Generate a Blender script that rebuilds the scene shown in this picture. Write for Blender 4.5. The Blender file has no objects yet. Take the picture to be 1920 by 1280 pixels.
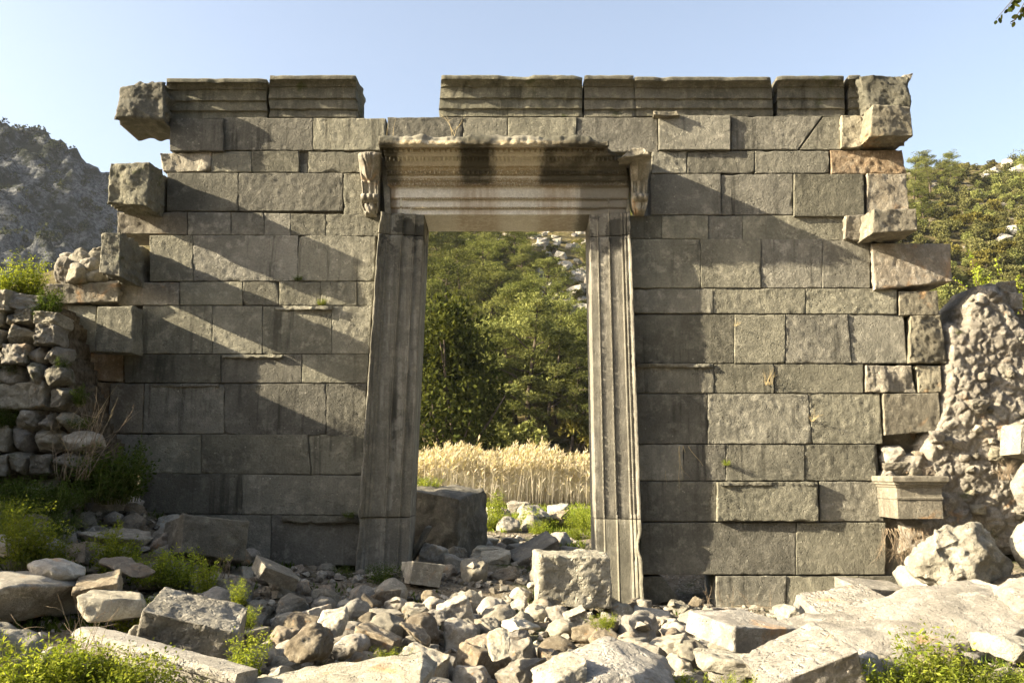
import bpy, bmesh, math, random
import numpy as np
from mathutils import Vector, Matrix, Euler, noise
scene = bpy.context.scene
COL = scene.collection
RNG = random.Random(7)
# ------------------------------------------------------------------ camera
TILT = math.atan(0.15); F = 1600.0; EYE = Vector((0.0, -12.5, 1.9))
CT, ST = math.cos(TILT), math.sin(TILT)
def ray(px, py):
    r, u = (px-960)/F, (640-py)/F
    return Vector((r, CT-u*ST, ST+u*CT))
def at(px, py, Y=0.0):
    d = ray(px, py); t = (Y-EYE.y)/d.y
    return EYE + d*t
def zof(py, Y=0.0): return at(960, py, Y).z
def xof(px, py, Y=0.0): return at(px, py, Y).x
cam_d = bpy.data.cameras.new('camera'); cam = bpy.data.objects.new('camera', cam_d); COL.objects.link(cam)
cam_d.sensor_width = 36; cam_d.lens = 30; cam_d.clip_end = 5000; cam_d.clip_start = 0.05
cam.location = EYE; cam.rotation_euler = (math.pi/2+TILT, 0, 0)
scene.camera = cam
# ------------------------------------------------------------------ helpers
def tag(o, label=None, cat=None, group=None, kind=None):
    if label: o['label'] = label
    if cat: o['category'] = cat
    if group: o['group'] = group
    if kind: o['kind'] = kind
    return o
def empty(name, loc=(0,0,0), label=None, cat=None, group=None):
    o = bpy.data.objects.new(name, None); COL.objects.link(o); o.location = loc
    o.empty_display_size = .2
    return tag(o, label, cat, group)
def mesh(name, verts, faces, smooth=True):
    me = bpy.data.meshes.new(name); me.from_pydata([tuple(v) for v in verts], [], faces); me.update()
    if smooth: me.polygons.foreach_set('use_smooth', [True]*len(me.polygons))
    return me
def nquads(name, V, smooth=False):
    """V: (n,4,3) array of quads"""
    n = len(V); me = bpy.data.meshes.new(name)
    me.vertices.add(4*n); me.vertices.foreach_set('co', np.ascontiguousarray(V, dtype=np.float32).ravel())
    me.loops.add(4*n); me.loops.foreach_set('vertex_index', np.arange(4*n, dtype=np.int32))
    me.polygons.add(n); me.polygons.foreach_set('loop_start', np.arange(0, 4*n, 4, dtype=np.int32))
    me.update(calc_edges=True)
    return me
def link(name, me, mat=None, parent=None, loc=None):
    o = bpy.data.objects.new(name, me); COL.objects.link(o)
    if mat is not None and not me.materials: me.materials.append(mat)
    if parent is not None: o.parent = parent
    if loc is not None: o.location = loc
    return o
def n1(x, y, z): return noise.noise((x, y, z))
def fb(x, y, z, o=4): return noise.fractal((x, y, z), 1.0, 2.0, o)
def smooth01(a, b, x):
    t = min(1, max(0, (x-a)/(b-a))); return t*t*(3-2*t)
# ------------------------------------------------------------------ materials
class NT:
    def __init__(s, name):
        s.m = bpy.data.materials.new(name); s.m.use_nodes = True; s.t = s.m.node_tree; s.t.nodes.clear()
    def n(s, ty, ins=None, **kw):
        nd = s.t.nodes.new(ty)
        for k, v in kw.items(): setattr(nd, k, v)
        for k, v in (ins or {}).items():
            if isinstance(v, bpy.types.NodeSocket): s.t.links.new(v, nd.inputs[k])
            else: nd.inputs[k].default_value = v
        return nd
    def noise(s, vec, scale, detail=5, rough=.6, dist=0):
        return s.n('ShaderNodeTexNoise', {'Vector': vec, 'Scale': scale, 'Detail': detail, 'Roughness': rough, 'Distortion': dist}).outputs[0]
    def ramp(s, fac, a, b, lo=0.0, hi=1.0):
        return s.n('ShaderNodeMapRange', {0: fac, 1: a, 2: b, 3: lo, 4: hi}, interpolation_type='SMOOTHSTEP').outputs[0]
    def math(s, op, a, b=0.0):
        return s.n('ShaderNodeMath', {0: a, 1: b}, operation=op).outputs[0]
    def mix(s, fac, a, b, mode='MIX'):
        nd = s.n('ShaderNodeMix', data_type='RGBA', blend_type=mode)
        for k, v in ((0, fac), (6, a), (7, b)):
            if isinstance(v, bpy.types.NodeSocket): s.t.links.new(v, nd.inputs[k])
            else: nd.inputs[k].default_value = v
        return nd.outputs[2]
    def scaled(s, vec, sc):
        return s.n('ShaderNodeVectorMath', {0: vec, 1: sc}, operation='MULTIPLY').outputs[0]
    def out(s, sh): s.t.links.new(sh, s.n('ShaderNodeOutputMaterial').inputs[0]); return s.m
def c4(c): return (c[0], c[1], c[2], 1)
def g(v): return (v, v, v, 1)

def stone(name, dark, mid, light, orange=0.0, streak=0.0, specks=.3, bump=.5, world=True, moss=0.0, tool=0.0, special=None, scale=1.0, jit=.22, pits=.5, big=.0):
    t = NT(name)
    info = t.n('ShaderNodeObjectInfo')
    if world: pos = t.n('ShaderNodeNewGeometry').outputs['Position']
    else: pos = t.n('ShaderNodeTexCoord').outputs['Object']
    rnd = info.outputs['Random']
    off = t.n('ShaderNodeCombineXYZ', {0: t.math('MULTIPLY', rnd, 31.0), 1: t.math('MULTIPLY', rnd, 17.0), 2: t.math('MULTIPLY', rnd, 47.0)}).outputs[0]
    p = t.n('ShaderNodeVectorMath', {0: pos, 1: off}, operation='ADD').outputs[0]
    if scale != 1: p = t.scaled(p, (scale,)*3)
    a = t.noise(p, 1.4, 6, .62, .4); b = t.noise(p, 7.0, 8, .68); c = t.noise(p, 38.0, 6, .7)
    col = t.mix(t.ramp(a, .34, .66), c4(dark), c4(mid))
    col = t.mix(t.ramp(b, .48, .68, 0, .85), col, c4(light))
    col = t.mix(t.ramp(c, .38, .62), t.mix(1.0, col, g(.8), 'MULTIPLY'), col)
    if orange:
        o = t.noise(p, 2.1, 5, .6, .6)
        col = t.mix(t.ramp(o, .62-.22*orange, .8-.2*orange, 0, .85), col, (.42, .235, .095, 1))
    if streak:
        sp = t.scaled(p, (5.5, 5.5, .35))
        sn = t.noise(sp, 1.6, 5, .6); sm = t.noise(p, .6, 3, .5)
        k = t.math('MULTIPLY', t.ramp(sn, .5, .7), t.ramp(sm, .4, .62))
        col = t.mix(t.math('MULTIPLY', k, streak), col, c4([v*.35 for v in dark]))
        sn2 = t.noise(t.scaled(p, (9, 9, .5)), 1.3, 4, .6)
        col = t.mix(t.math('MULTIPLY', t.ramp(sn2, .6, .74), .35*streak), col, c4(light))
    if specks:
        v = t.n('ShaderNodeTexVoronoi', {'Vector': p, 'Scale': 11.0}).outputs[0]
        vm = t.math('MULTIPLY', t.ramp(v, .1, .16, 1, 0), t.ramp(t.noise(p, 2.5, 3), .5, .62))
        col = t.mix(t.math('MULTIPLY', vm, specks), col, c4([min(1, v*1.5) for v in light]))
        d = t.ramp(t.noise(p, 22, 4, .6), .62, .72, 0, .5)
        col = t.mix(d, col, c4([v*.5 for v in dark]))
    if moss:
        mo = t.noise(p, 3.0, 6, .65)
        col = t.mix(t.ramp(mo, .6-.2*moss, .75-.15*moss, 0, .8), col, (.05, .06, .018, 1))
    val = t.ramp(rnd, 0, 1, 1-jit, 1+jit)
    col = t.mix(1.0, col, t.n('ShaderNodeCombineColor', {0: val, 1: val, 2: t.math('MULTIPLY', val, t.ramp(t.math('FRACT', t.math('MULTIPLY', rnd, 7.31)), 0, 1, .95, 1.03))}).outputs[0], 'MULTIPLY')
    if special: col = special(t, pos, col)
    h = t.math('ADD', t.math('MULTIPLY', t.noise(p, 26, 8, .7), .9), t.math('MULTIPLY', t.noise(p, 95, 4, .7), .35))
    pv = t.n('ShaderNodeTexVoronoi', {'Vector': t.n('ShaderNodeVectorMath', {0: p, 1: t.scaled(t.n('ShaderNodeTexNoise', {'Vector': p, 'Scale': 9.0}).outputs[1], (.12,)*3)}, operation='ADD').outputs[0], 'Scale': 21.0}).outputs[0]
    pit = t.math('MULTIPLY', t.ramp(pv, .06, .3, -1, 0), t.ramp(t.noise(p, 4, 3), .42, .6))
    h = t.math('ADD', h, t.math('MULTIPLY', pit, pits))
    if tool:
        w = t.n('ShaderNodeTexVoronoi', {'Vector': t.n('ShaderNodeVectorMath', {0: p, 1: t.scaled(t.n('ShaderNodeTexNoise', {'Vector': p, 'Scale': 6.0}).outputs[1], (.2,)*3)}, operation='ADD').outputs[0], 'Scale': 17.0}).outputs[0]
        h = t.math('ADD', h, t.math('MULTIPLY', t.ramp(w, .05, .5, 0, 1), tool*2.2))
    bp = t.n('ShaderNodeBump', {'Height': h, 'Strength': bump, 'Distance': .045})
    bs = t.n('ShaderNodeBsdfPrincipled', {'Base Color': col, 'Roughness': .93, 'Normal': bp.outputs[0]})
    bs.inputs['Specular IOR Level'].default_value = .2
    return t.out(bs.outputs[0])

def leafmat(name, c1, c2, trans=.35, vary=.35, nscale=.8):
    t = NT(name); info = t.n('ShaderNodeObjectInfo'); geo = t.n('ShaderNodeNewGeometry')
    nz = t.noise(geo.outputs['Position'], nscale, 3); isl = geo.outputs['Random Per Island']
    f = t.math('ADD', t.math('MULTIPLY', nz, .6), t.math('MULTIPLY', isl, .5))
    col = t.mix(t.ramp(f, .25, .85), c4(c1), c4(c2))
    v = t.ramp(info.outputs['Random'], 0, 1, 1-vary, 1+vary)
    col = t.mix(1.0, col, t.n('ShaderNodeCombineColor', {0: v, 1: v, 2: v}).outputs[0], 'MULTIPLY')
    d = t.n('ShaderNodeBsdfDiffuse', {0: col}); tr = t.n('ShaderNodeBsdfTranslucent', {0: t.mix(1.0, col, (1.15, 1.1, .55, 1), 'MULTIPLY')})
    return t.out(t.n('ShaderNodeMixShader', {0: trans, 1: d.outputs[0], 2: tr.outputs[0]}).outputs[0])
def plain(name, c1, c2, scale=6, bump=.4):
    t = NT(name); p = t.n('ShaderNodeTexCoord').outputs['Object']
    n = t.noise(p, scale, 6, .65)
    col = t.mix(t.ramp(n, .35, .65), c4(c1), c4(c2))
    bp = t.n('ShaderNodeBump', {'Height': n, 'Strength': bump, 'Distance': .03})
    return t.out(t.n('ShaderNodeBsdfPrincipled', {'Base Color': col, 'Roughness': .95, 'Normal': bp.outputs[0], 'Specular IOR Level': .1}).outputs[0])

# stains on the door head: dark run-off bands with rusty tails, plus a painted golden bounce above
def lintel_stain_bounce(t, pos, col):
    sep = t.n('ShaderNodeSeparateXYZ', {0: pos}); x, z = sep.outputs[0], sep.outputs[2]
    w = t.noise(pos, 3.0, 5, .6); w2 = t.noise(t.scaled(pos, (14, 14, .8)), 1.0, 4, .6)
    xx = t.math('ADD', x, t.math('MULTIPLY', t.math('SUBTRACT', w2, .5), .22))
    xx = t.math('ADD', xx, t.math('MULTIPLY', t.math('SUBTRACT', w, .5), .12))
    def band(a, b, e=.09):
        return t.math('MULTIPLY', t.ramp(xx, a-e, a+e), t.ramp(xx, b-e, b+e, 1, 0))
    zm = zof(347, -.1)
    bands = t.math('MAXIMUM', band(-.78, -.27), t.math('MAXIMUM', band(.42, 2.4), band(-3, -1.67, .1)))
    up = t.ramp(z, zm-.06, zm+.04)
    bands2 = t.math('MAXIMUM', band(-.84, -.2), band(.42, .98))
    rust = t.math('MULTIPLY', t.math('MULTIPLY', bands2, t.ramp(z, zm-.04, zm+.04, 1, 0)), t.ramp(w2, .3, .62, .25, .95))
    endg = t.math('MULTIPLY', band(1.0, 2.4, .08), t.ramp(z, zm-.04, zm+.04, 1, 0))
    ledge = t.math('MULTIPLY', band(-3, -1.72, .04), t.ramp(z, zm-.04, zm+.04, 1, 0))
    bounce_gold = t.ramp(z, zm-.02, zm+.25, 0, .3)
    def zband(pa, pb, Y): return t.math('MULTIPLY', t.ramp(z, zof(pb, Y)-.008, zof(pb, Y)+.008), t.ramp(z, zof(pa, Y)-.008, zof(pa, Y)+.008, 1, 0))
    carved_brown = t.math('MAXIMUM', t.math('MAXIMUM', zband(335, 349, -.16), zband(312, 328, -.25)), t.math('MAXIMUM', zband(276, 284, -.42), t.math('MAXIMUM', zband(370.5, 373.5, -.09), zband(388, 391, -.06))))
    col = t.mix(t.math('MULTIPLY', carved_brown, t.ramp(t.noise(pos, 42, 4, .7), .34, .55, .15, .75)), col, (.24, .17, .075, 1))  # brown mottling along the carved bands, setting off the small carving
    col = t.mix(bounce_gold, col, (.52, .41, .22, 1))  # golden bounced light put into the colour of the upper mouldings
    col = t.mix(t.math('MULTIPLY', rust, .55), col, (.27, .18, .09, 1))
    col = t.mix(t.math('MULTIPLY', endg, .85), col, (.16, .145, .115, 1))
    col = t.mix(t.math('MULTIPLY', ledge, .8), col, (.2, .14, .08, 1))
    col = t.mix(t.math('MULTIPLY', t.math('MULTIPLY', bands, up), t.ramp(w, .25, .55, .55, .95)), col, (.06, .055, .04, 1))
    top = zof(272, -.5)
    col = t.mix(t.ramp(z, top-.02, top+.02, 0, .75), col, (.085, .082, .062, 1))
    return col
def jamb_stain(t, pos, col):
    sp = t.scaled(pos, (7, 7, .45)); n = t.noise(sp, 1.4, 6, .65); m = t.noise(pos, 5.0, 6, .7)
    sep = t.n('ShaderNodeSeparateXYZ', {0: pos})
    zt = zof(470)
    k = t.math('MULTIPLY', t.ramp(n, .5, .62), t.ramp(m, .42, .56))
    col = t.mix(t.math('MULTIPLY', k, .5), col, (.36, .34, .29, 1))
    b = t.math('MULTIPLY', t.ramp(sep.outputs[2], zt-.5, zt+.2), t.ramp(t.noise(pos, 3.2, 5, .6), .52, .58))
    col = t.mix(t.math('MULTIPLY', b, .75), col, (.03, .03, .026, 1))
    return col
M = {}
M['ashlar'] = stone('weathered_grey_limestone', (.15,.144,.117), (.232,.221,.179), (.325,.307,.25), streak=.85, specks=.6, jit=.3, bump=.8, pits=.7)
M['ashlar_warm'] = stone('warm_limestone', (.18,.163,.128), (.275,.25,.195), (.37,.34,.27), orange=.12, streak=.35, specks=.3, bump=.6)
M['ashlar_pale'] = stone('pale_quarry_limestone', (.27,.23,.17), (.38,.34,.27), (.5,.46,.38), orange=.5, streak=.2, specks=.2, bump=.7)
M['ashlar_rust'] = stone('rusty_limestone', (.2,.15,.1), (.3,.22,.14), (.4,.33,.24), orange=.34, streak=.6, specks=.3, bump=.7)
M['cornice'] = stone('lichened_cornice_stone', (.105,.102,.08), (.16,.152,.12), (.235,.218,.165), streak=.7, specks=.5, bump=.6, moss=.15)
M['lintel'] = stone('cream_door_head_marble', (.66,.63,.54), (.74,.715,.63), (.8,.78,.7), streak=.1, specks=.15, bump=.3, special=lintel_stain_bounce, jit=.02)
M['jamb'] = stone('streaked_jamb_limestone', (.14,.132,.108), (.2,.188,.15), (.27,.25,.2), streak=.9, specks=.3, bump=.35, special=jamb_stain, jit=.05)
M['console'] = stone('carved_console_stone', (.2,.18,.14), (.3,.28,.22), (.42,.39,.32), orange=.3, streak=.4, specks=.3, bump=.4)
M['rock'] = stone('grey_rubble_limestone', (.25,.228,.188), (.38,.35,.29), (.5,.465,.39), orange=.12, specks=.4, bump=.6, world=False, jit=.3, scale=1.6)
M['rock_brown'] = stone('brown_rubble_limestone', (.19,.155,.115), (.3,.255,.19), (.42,.37,.295), orange=.25, specks=.4, bump=.7, world=False, jit=.3, scale=1.6)
M['rock_pale'] = stone('pale_limestone', (.26,.24,.2), (.40,.372,.315), (.5,.47,.405), orange=.1, specks=.4, bump=.9, world=False, jit=.14)
M['rock_tool'] = stone('point_tooled_limestone', (.24,.222,.185), (.33,.308,.26), (.42,.395,.34), orange=.06, specks=.3, bump=.7, world=False, tool=.3, jit=.12)
M['rock_dark'] = stone('dark_grey_block_limestone', (.12,.112,.095), (.185,.172,.143), (.26,.24,.195), orange=.0, specks=.4, bump=.55, world=False, jit=.1)
M['rubble_wall'] = stone('mortared_rubble', (.19,.175,.142), (.3,.278,.23), (.42,.39,.325), orange=.03, specks=.4, bump=.8, world=True, moss=.2, jit=.25)
M['rubble_core'] = stone('lumpy_mortar_core', (.2,.182,.15), (.295,.27,.222), (.4,.37,.31), orange=.06, specks=.3, bump=.9, world=True, moss=.05)
M['bark'] = plain('pine_bark', (.05,.037,.028), (.11,.088,.068), 5)
M['twig'] = plain('dry_twig', (.16,.12,.08), (.3,.24,.17), 20, .2)
M['straw'] = plain('dry_straw', (.38,.30,.16), (.55,.45,.26), 20, .1)
M['stem'] = plain('green_stem', (.10,.12,.03), (.17,.19,.06), 20, .1)
M['pine'] = leafmat('pine_needles', (.062,.076,.022), (.17,.182,.052), .18, .35, .5)
M['pine2'] = leafmat('pale_pine_needles', (.09,.106,.032), (.215,.22,.074), .18, .3, .5)
M['dark_leaf'] = leafmat('shade_dark_leaves', (.022,.03,.008), (.085,.095,.022), .25, .15, .45)  # dark tone carries the shade on the doorway's left tree
M['shrub'] = leafmat('maquis_leaves', (.06,.064,.022), (.155,.148,.058), .15, .35, .3)
M['shrub_y'] = leafmat('olive_yellow_leaves', (.11,.10,.025), (.2,.175,.05), .25, .3, .3)
M['weed'] = leafmat('fresh_weed_leaves', (.14,.19,.022), (.3,.33,.055), .4, .3, 3)
M['scrub_dark'] = leafmat('dark_mountain_scrub', (.018,.024,.012), (.05,.055,.026), .1, .2, .1)
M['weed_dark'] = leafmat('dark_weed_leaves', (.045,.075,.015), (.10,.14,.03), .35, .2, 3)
M['grass'] = leafmat('meadow_grass', (.11,.155,.02), (.22,.265,.05), .4, .15, .6)
M['reed'] = leafmat('dry_reed_stalks', (.39,.35,.265), (.55,.50,.40), .3, .1, .5)
M['plume'] = leafmat('reed_plumes', (.42,.36,.25), (.56,.49,.37), .4, .1, .5)
# ------------------------------------------------------------------ THE GATEWAY
gate = empty('stone_gateway', (0,0,0), 'tall ruined ashlar gateway of grey limestone with a carved moulded doorway', 'gateway')
SEED = [0]
def spread(w, step):
    e = [0, .004, .010, .019, .032, .05]
    e = [v for v in e if v < w*.4]
    n = max(2, int((w-2*e[-1])/step))
    mid = [e[-1]+(w-2*e[-1])*k/n for k in range(1, n)]
    return [v/w for v in e+mid+[w-v for v in reversed(e)]]
def ashlar(px, p=0.0, name='ashlar_block', mat='ashlar', rough=.005, chip=.5, back=.72, gap=.002, tilt=None, step=.034, rad=1.0, parent=gate, rs=9.0, label=None):
    SEED[0] += 1; s = SEED[0]*13.37; r = random.Random(SEED[0])
    TL, TR, BR, BL = [at(x, y, -p) for x, y in px]
    TL = TL+Vector((gap,0,-gap)); TR = TR+Vector((-gap,0,-gap)); BR = BR+Vector((-gap,0,gap)); BL = BL+Vector((gap,0,gap))
    w = ((TR-TL).length+(BR-BL).length)/2; h = ((TL-BL).length+(TR-BR).length)/2
    if rough > .012: step = min(step, .022)
    elif parent is gate: step = min(step, .028)
    U, V = spread(w, step), spread(h, step); nu, nv = len(U), len(V)
    ta, tb = tilt or (r.uniform(-.006,.006), r.uniform(-.005,.005)); jy = r.uniform(-.003, .003) if tilt is None else 0
    vs = []
    for v in V:
        for u in U:
            P = (TL*(1-u)+TR*u)*(1-v)+(BL*(1-u)+BR*u)*v
            x, z = P.x, P.z
            dx = min(u, 1-u)*w; dz = min(v, 1-v)*h; d = min(dx, dz)
            rr = (.004+.008*(.5+.5*n1(x*3+s, z*3, s)))*rad
            rr += chip*max(0, n1(x*4.2, z*4.2+s, 3.1)-.22)*.16 + chip*max(0, n1(x*13, s, z*13)-.2)*.05
            drop = 0
            if d < rr:
                t = 1-d/rr; drop = min(.05, rr)*(1-math.sqrt(max(0, 1-t*t)))
                if dx < rr and dz < rr:
                    t2 = math.hypot(1-dx/rr, 1-dz/rr); drop = min(.06, rr)*(1-math.sqrt(max(0, 1-min(1, t2*t2))))
            if rough > .012:
                sf = rough*(2.2*fb(x*2.3+s, z*2.3, s, 3)+.55*abs(n1(x*13+s, z*11, 2))+.9*abs(n1(x*24, z*24+s, 5))-.5*max(0, n1(x*17, z*17, s)))
            else: sf = rough*(1.2*fb(x*rs*1.6+s, z*rs*1.6, s, 4)) + rough*.8*n1(x*2+s, z*2, 0) - rough*1.8*max(0, n1(x*19+s, z*19, 6)-.3)
            y = -p + jy + ta*(u-.5)*2 + tb*(v-.5)*2 + drop - sf
            e = (.004+.012*chip)*n1(x*7+s, z*7, 9)*rad
            if dx < .002: x += e
            if dz < .002: z += e*.8
            vs.append((x, y, z))
    fs = []
    for j in range(nv-1):
        for i in range(nu-1):
            a = j*nu+i; fs.append((a, a+nu, a+nu+1, a+1))
    loop = [i for i in range(nu)] + [j*nu+nu-1 for j in range(1, nv)] + [(nv-1)*nu+i for i in range(nu-2, -1, -1)] + [j*nu for j in range(nv-2, 0, -1)]
    cx = sum(vs[i][0] for i in loop)/len(loop); cz = sum(vs[i][2] for i in loop)/len(loop)
    depth = back+p; k = max(2, int(p/.05)+1)
    ys = [p*(m+1)/k for m in range(k)] if p > .06 else [.05]
    ys = [y for y in ys if y < depth-.05]+[depth]
    prev = loop
    for q, yy in enumerate(ys):
        cur = []
        for i in loop:
            x, y, z = vs[i]; b = yy-p
            nz = rough*1.6*fb(x*rs, b*rs+s, z*rs, 3) if b < 0 else -.002
            dx, dz = x-cx, z-cz; L = math.hypot(dx/w, dz/h)+1e-6
            ox = nz*(dx/w)/L*1.4; oz = nz*(dz/h)/L*1.4
            cur.append(len(vs)); vs.append((x+ox, max(y+.004, b), z+oz))
        m = len(loop)
        for i in range(m):
            fs.append((prev[i], prev[(i+1)%m], cur[(i+1)%m], cur[i]))
        prev = cur
    fs.append(tuple(prev))
    o = Vector((cx, 0, cz))
    me = mesh(name, [(x-o.x, y, z-o.z) for x, y, z in vs], fs)
    ob = link(name, me, M[mat], parent, o)
    if label: ob['label'] = label
    return ob
def R(x0, y0, x1, y1): return [(x0,y0),(x1,y0),(x1,y1),(x0,y1)]
def jx(py, side):   # jamb outer edge
    return 715+(676-715)*(py-402)/(968-402) if side < 0 else 1179+(1199-1179)*(py-402)/(968-402)
def course(y0, y1, xs, name, y0b=None, y1b=None, **kw):
    n = len(xs)-1
    for i in range(n):
        a, b = xs[i], xs[i+1]
        if isinstance(a, tuple): a0, a1 = a
        else: a0 = a1 = a
        if isinstance(b, tuple): b0, b1 = b
        else: b0 = b1 = b
        f0, f1 = i/n, (i+1)/n
        ya, yb = (y0, y0) if y0b is None else (y0+(y0b-y0)*f0, y0+(y0b-y0)*f1)
        za, zb = (y1, y1) if y1b is None else (y1+(y1b-y1)*f0, y1+(y1b-y1)*f1)
        k = dict(kw); r = random.Random(int(a0*7+y0))
        k.setdefault('chip', r.choice([.25,.4,.5,.8])); k.setdefault('rough', r.choice([.004,.005,.0075]))
        ashlar([(a0,ya),(b0,yb),(b1,zb),(a1,za)], r.uniform(-.004,.007), name, **k)
T, B_ = 'ashlar_block', 'binding_block'
# --- left side, top to bottom
ashlar(R(318,222,419,283), .05, T, rough=.004, chip=.3, tilt=(.0,.0))
course(221, 282, [420, 587, 724], T)
course(283, 323, [396, 472, 561], B_)
ashlar([(300,288),(396,283),(396,322),(306,322)], .0, B_, 'ashlar_warm', rough=.02, chip=1.5)
ashlar(R(578,284,689,324), .0, B_, chip=1.4)
ashlar(R(562,306,577,324), -.06, B_, chip=.6)
course(324, 396, [313, 447, 643], T)
course(325, 403, [644, 692], T)
course(397, 440, [352, 433, 495, 545, 611, 712], B_, y0b=402, y1b=443)
ashlar([(220,398),(351,397),(351,440),(219,437)], .0, B_, 'ashlar_warm', rough=.014, chip=.8)
course(441, 527, [280, 362, 559, (705,703)], T)
course(528, 572, [337, 455, 523, 602, 669, (702,699)], B_, y1b=573)
ashlar(R(222,529,336,572), .0, B_, 'ashlar_warm', rough=.01, chip=.7)
course(573, 663, [267, 398, 492, 622, (698,692)], T, y1b=664)
ashlar([(126,570),(181,573),(181,662),(117,656)], .02, T, rough=.006, chip=.8)
course(664, 718, [(232,233), 414, 566, (692,688)], B_)
ashlar([(153,662),(231,664),(231,716),(160,712)], -.02, B_, 'ashlar_rust', rough=.008, chip=1.2)
course(719, 812, [(271,267), 420, 612, (688,684)], T, y1b=820)
ashlar([(154,712),(206,718),(200,812),(150,810)], -.03, T, 'ashlar_rust', chip=1)
ashlar([(207,718),(270,719),(266,812),(201,812)], .0, T, 'ashlar_warm', chip=.7)
course(814, 886, [180, 276, 377, (577,583), (684,682)], B_, y1b=890)
course(886, 962, [262, 454, (682,677)], T, y0b=891, y1b=966)
course(963, 1060, [330, 508, 690], B_, y0b=967)
# small broken ledges left on the faces
for (x0,y0,x1,y1,p) in ((515,574,622,581,.03),(416,664,531,671,.035),(285,719,412,725,.022),(528,966,688,980,.035),(1192,681,1338,689,.03),(1350,903,1528,911,.085)):
    ashlar(R(x0,y0,x1,y1), p, 'broken_ledge', rough=.02, chip=2.0, back=.0, step=.025)
# --- centre, over the door
course(220, 283, [726, 868, 952, 1081, 1234], T, chip=.7, y1b=286)
# --- right side
ashlar(R(1235,216,1370,281), .045, T, tilt=(0,0), chip=.3)
ashlar([(1371,218),(1541,218),(1496,281),(1371,281)], .0, T)
ashlar([(1544,219),(1575,218),(1577,281),(1499,281)], .008, T)
course(283, 325, [1222, 1288], B_)
course(283, 325, [1289, 1416, 1555], B_, chip=.7)
ashlar([(1557,281),(1692,281),(1700,326),(1559,326)], .02, B_, 'ashlar_rust', rough=.012, chip=.8)
course(326, 403, [1220, 1352, 1487], T)
ashlar(R(1489,326,1621,406), .045, T, chip=.35, tilt=(0,0))
ashlar([(1624,326),(1700,326),(1705,402),(1626,402)], .03, T, 'ashlar_pale', rough=.014, chip=.6)
course(404, 447, [1180, 1241, 1328, 1392, 1582], B_, y1b=451)
course(448, 540, [1183, 1314, 1427, 1542, 1632], T)
ashlar([(1634,455),(1783,457),(1785,528),(1640,543)], .06, T, 'ashlar_pale', rough=.01, chip=1.0, label='pale block with a rusty stain at the broken right end')
course(541, 587, [1186, 1337, 1511, 1682], B_, y1b=589)
ashlar([(1686,546),(1758,545),(1762,591),(1687,591)], .03, B_, 'ashlar_warm', rough=.009, chip=.7)
course(590, 681, [1188, 1377, 1473, (1590,1597), (1695,1702)], T)
ashlar([(1708,592),(1765,590),(1775,681),(1704,681)], .05, T, 'ashlar_warm', rough=.028, chip=.8, rs=14)
course(682, 737, [1190, 1340, 1452, 1619], B_)
ashlar([(1624,684),(1708,685),(1719,736),(1623,735)], .03, B_, 'ashlar_warm', rough=.028, chip=1.6, rs=14)
ashlar([(1719,684),(1763,686),(1764,735),(1723,736)], .03, B_, 'ashlar_warm', rough=.024, chip=.8, rs=14)
course(738, 832, [1191, 1327, (1516,1523), (1650,1656)], T)
ashlar([(1656,738),(1760,736),(1766,808),(1660,816)], .05, T, 'ashlar_warm', rough=.008, chip=.5)
course(833, 901, [1195, 1282, 1361, 1509, 1643], B_)
course(902, 977, [1197, 1344], T)
ashlar(R(1345,903,1535,977), .075, T, chip=1.0, rough=.007, tilt=(0,0), label='projecting block with a ragged upper and lower edge')
course(902, 977, [1537, 1658], T)
course(979, 1077, [1200, 1493, 1662], T)
course(1079, 1145, [1342, 1475, 1610, 1700], B_)
ashlar([(1203,1080),(1243,1080),(1272,1122),(1206,1140)], .0, B_, chip=1.0)
# --- corner toothing that sticks out towards the viewer
ashlar([(207,306),(282,304),(277,387),(201,380)], .55, 'corner_block', 'cornice', rough=.024, chip=.6, rs=12, tilt=(0,0), rad=1.6)
ashlar([(190,437),(225,436),(226,519),(187,512)], .75, 'corner_block', 'cornice', rough=.024, chip=.8, rs=12, tilt=(0,0), rad=1.6)
ashlar([(182,575),(249,573),(250,662),(177,659)], .33, 'corner_block', 'ashlar', rough=.006, chip=.5, tilt=(0,0), rad=1.4)
ashlar([(80,532),(221,528),(223,566),(86,570)], .1, 'corner_block', 'ashlar_warm', rough=.018, chip=1.6, rad=2)
ashlar(R(1578,216,1618,277), .08, 'corner_block', 'ashlar_warm', rough=.018, chip=.6, rs=13)
ashlar([(1634,198),(1708,198),(1713,254),(1630,258)], .45, 'corner_block', 'ashlar_warm', rough=.022, chip=.7, rs=13, tilt=(0,0), rad=1.8)
ashlar([(1586,404),(1626,402),(1626,452),(1584,447)], .1, 'corner_block', 'ashlar_warm', rough=.016, chip=1.3, rs=12)
ashlar([(1637,392),(1718,391),(1721,432),(1635,438)], .55, 'corner_block', 'ashlar_warm', rough=.016, chip=.8, rs=12, tilt=(0,0), rad=1.8)
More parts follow.
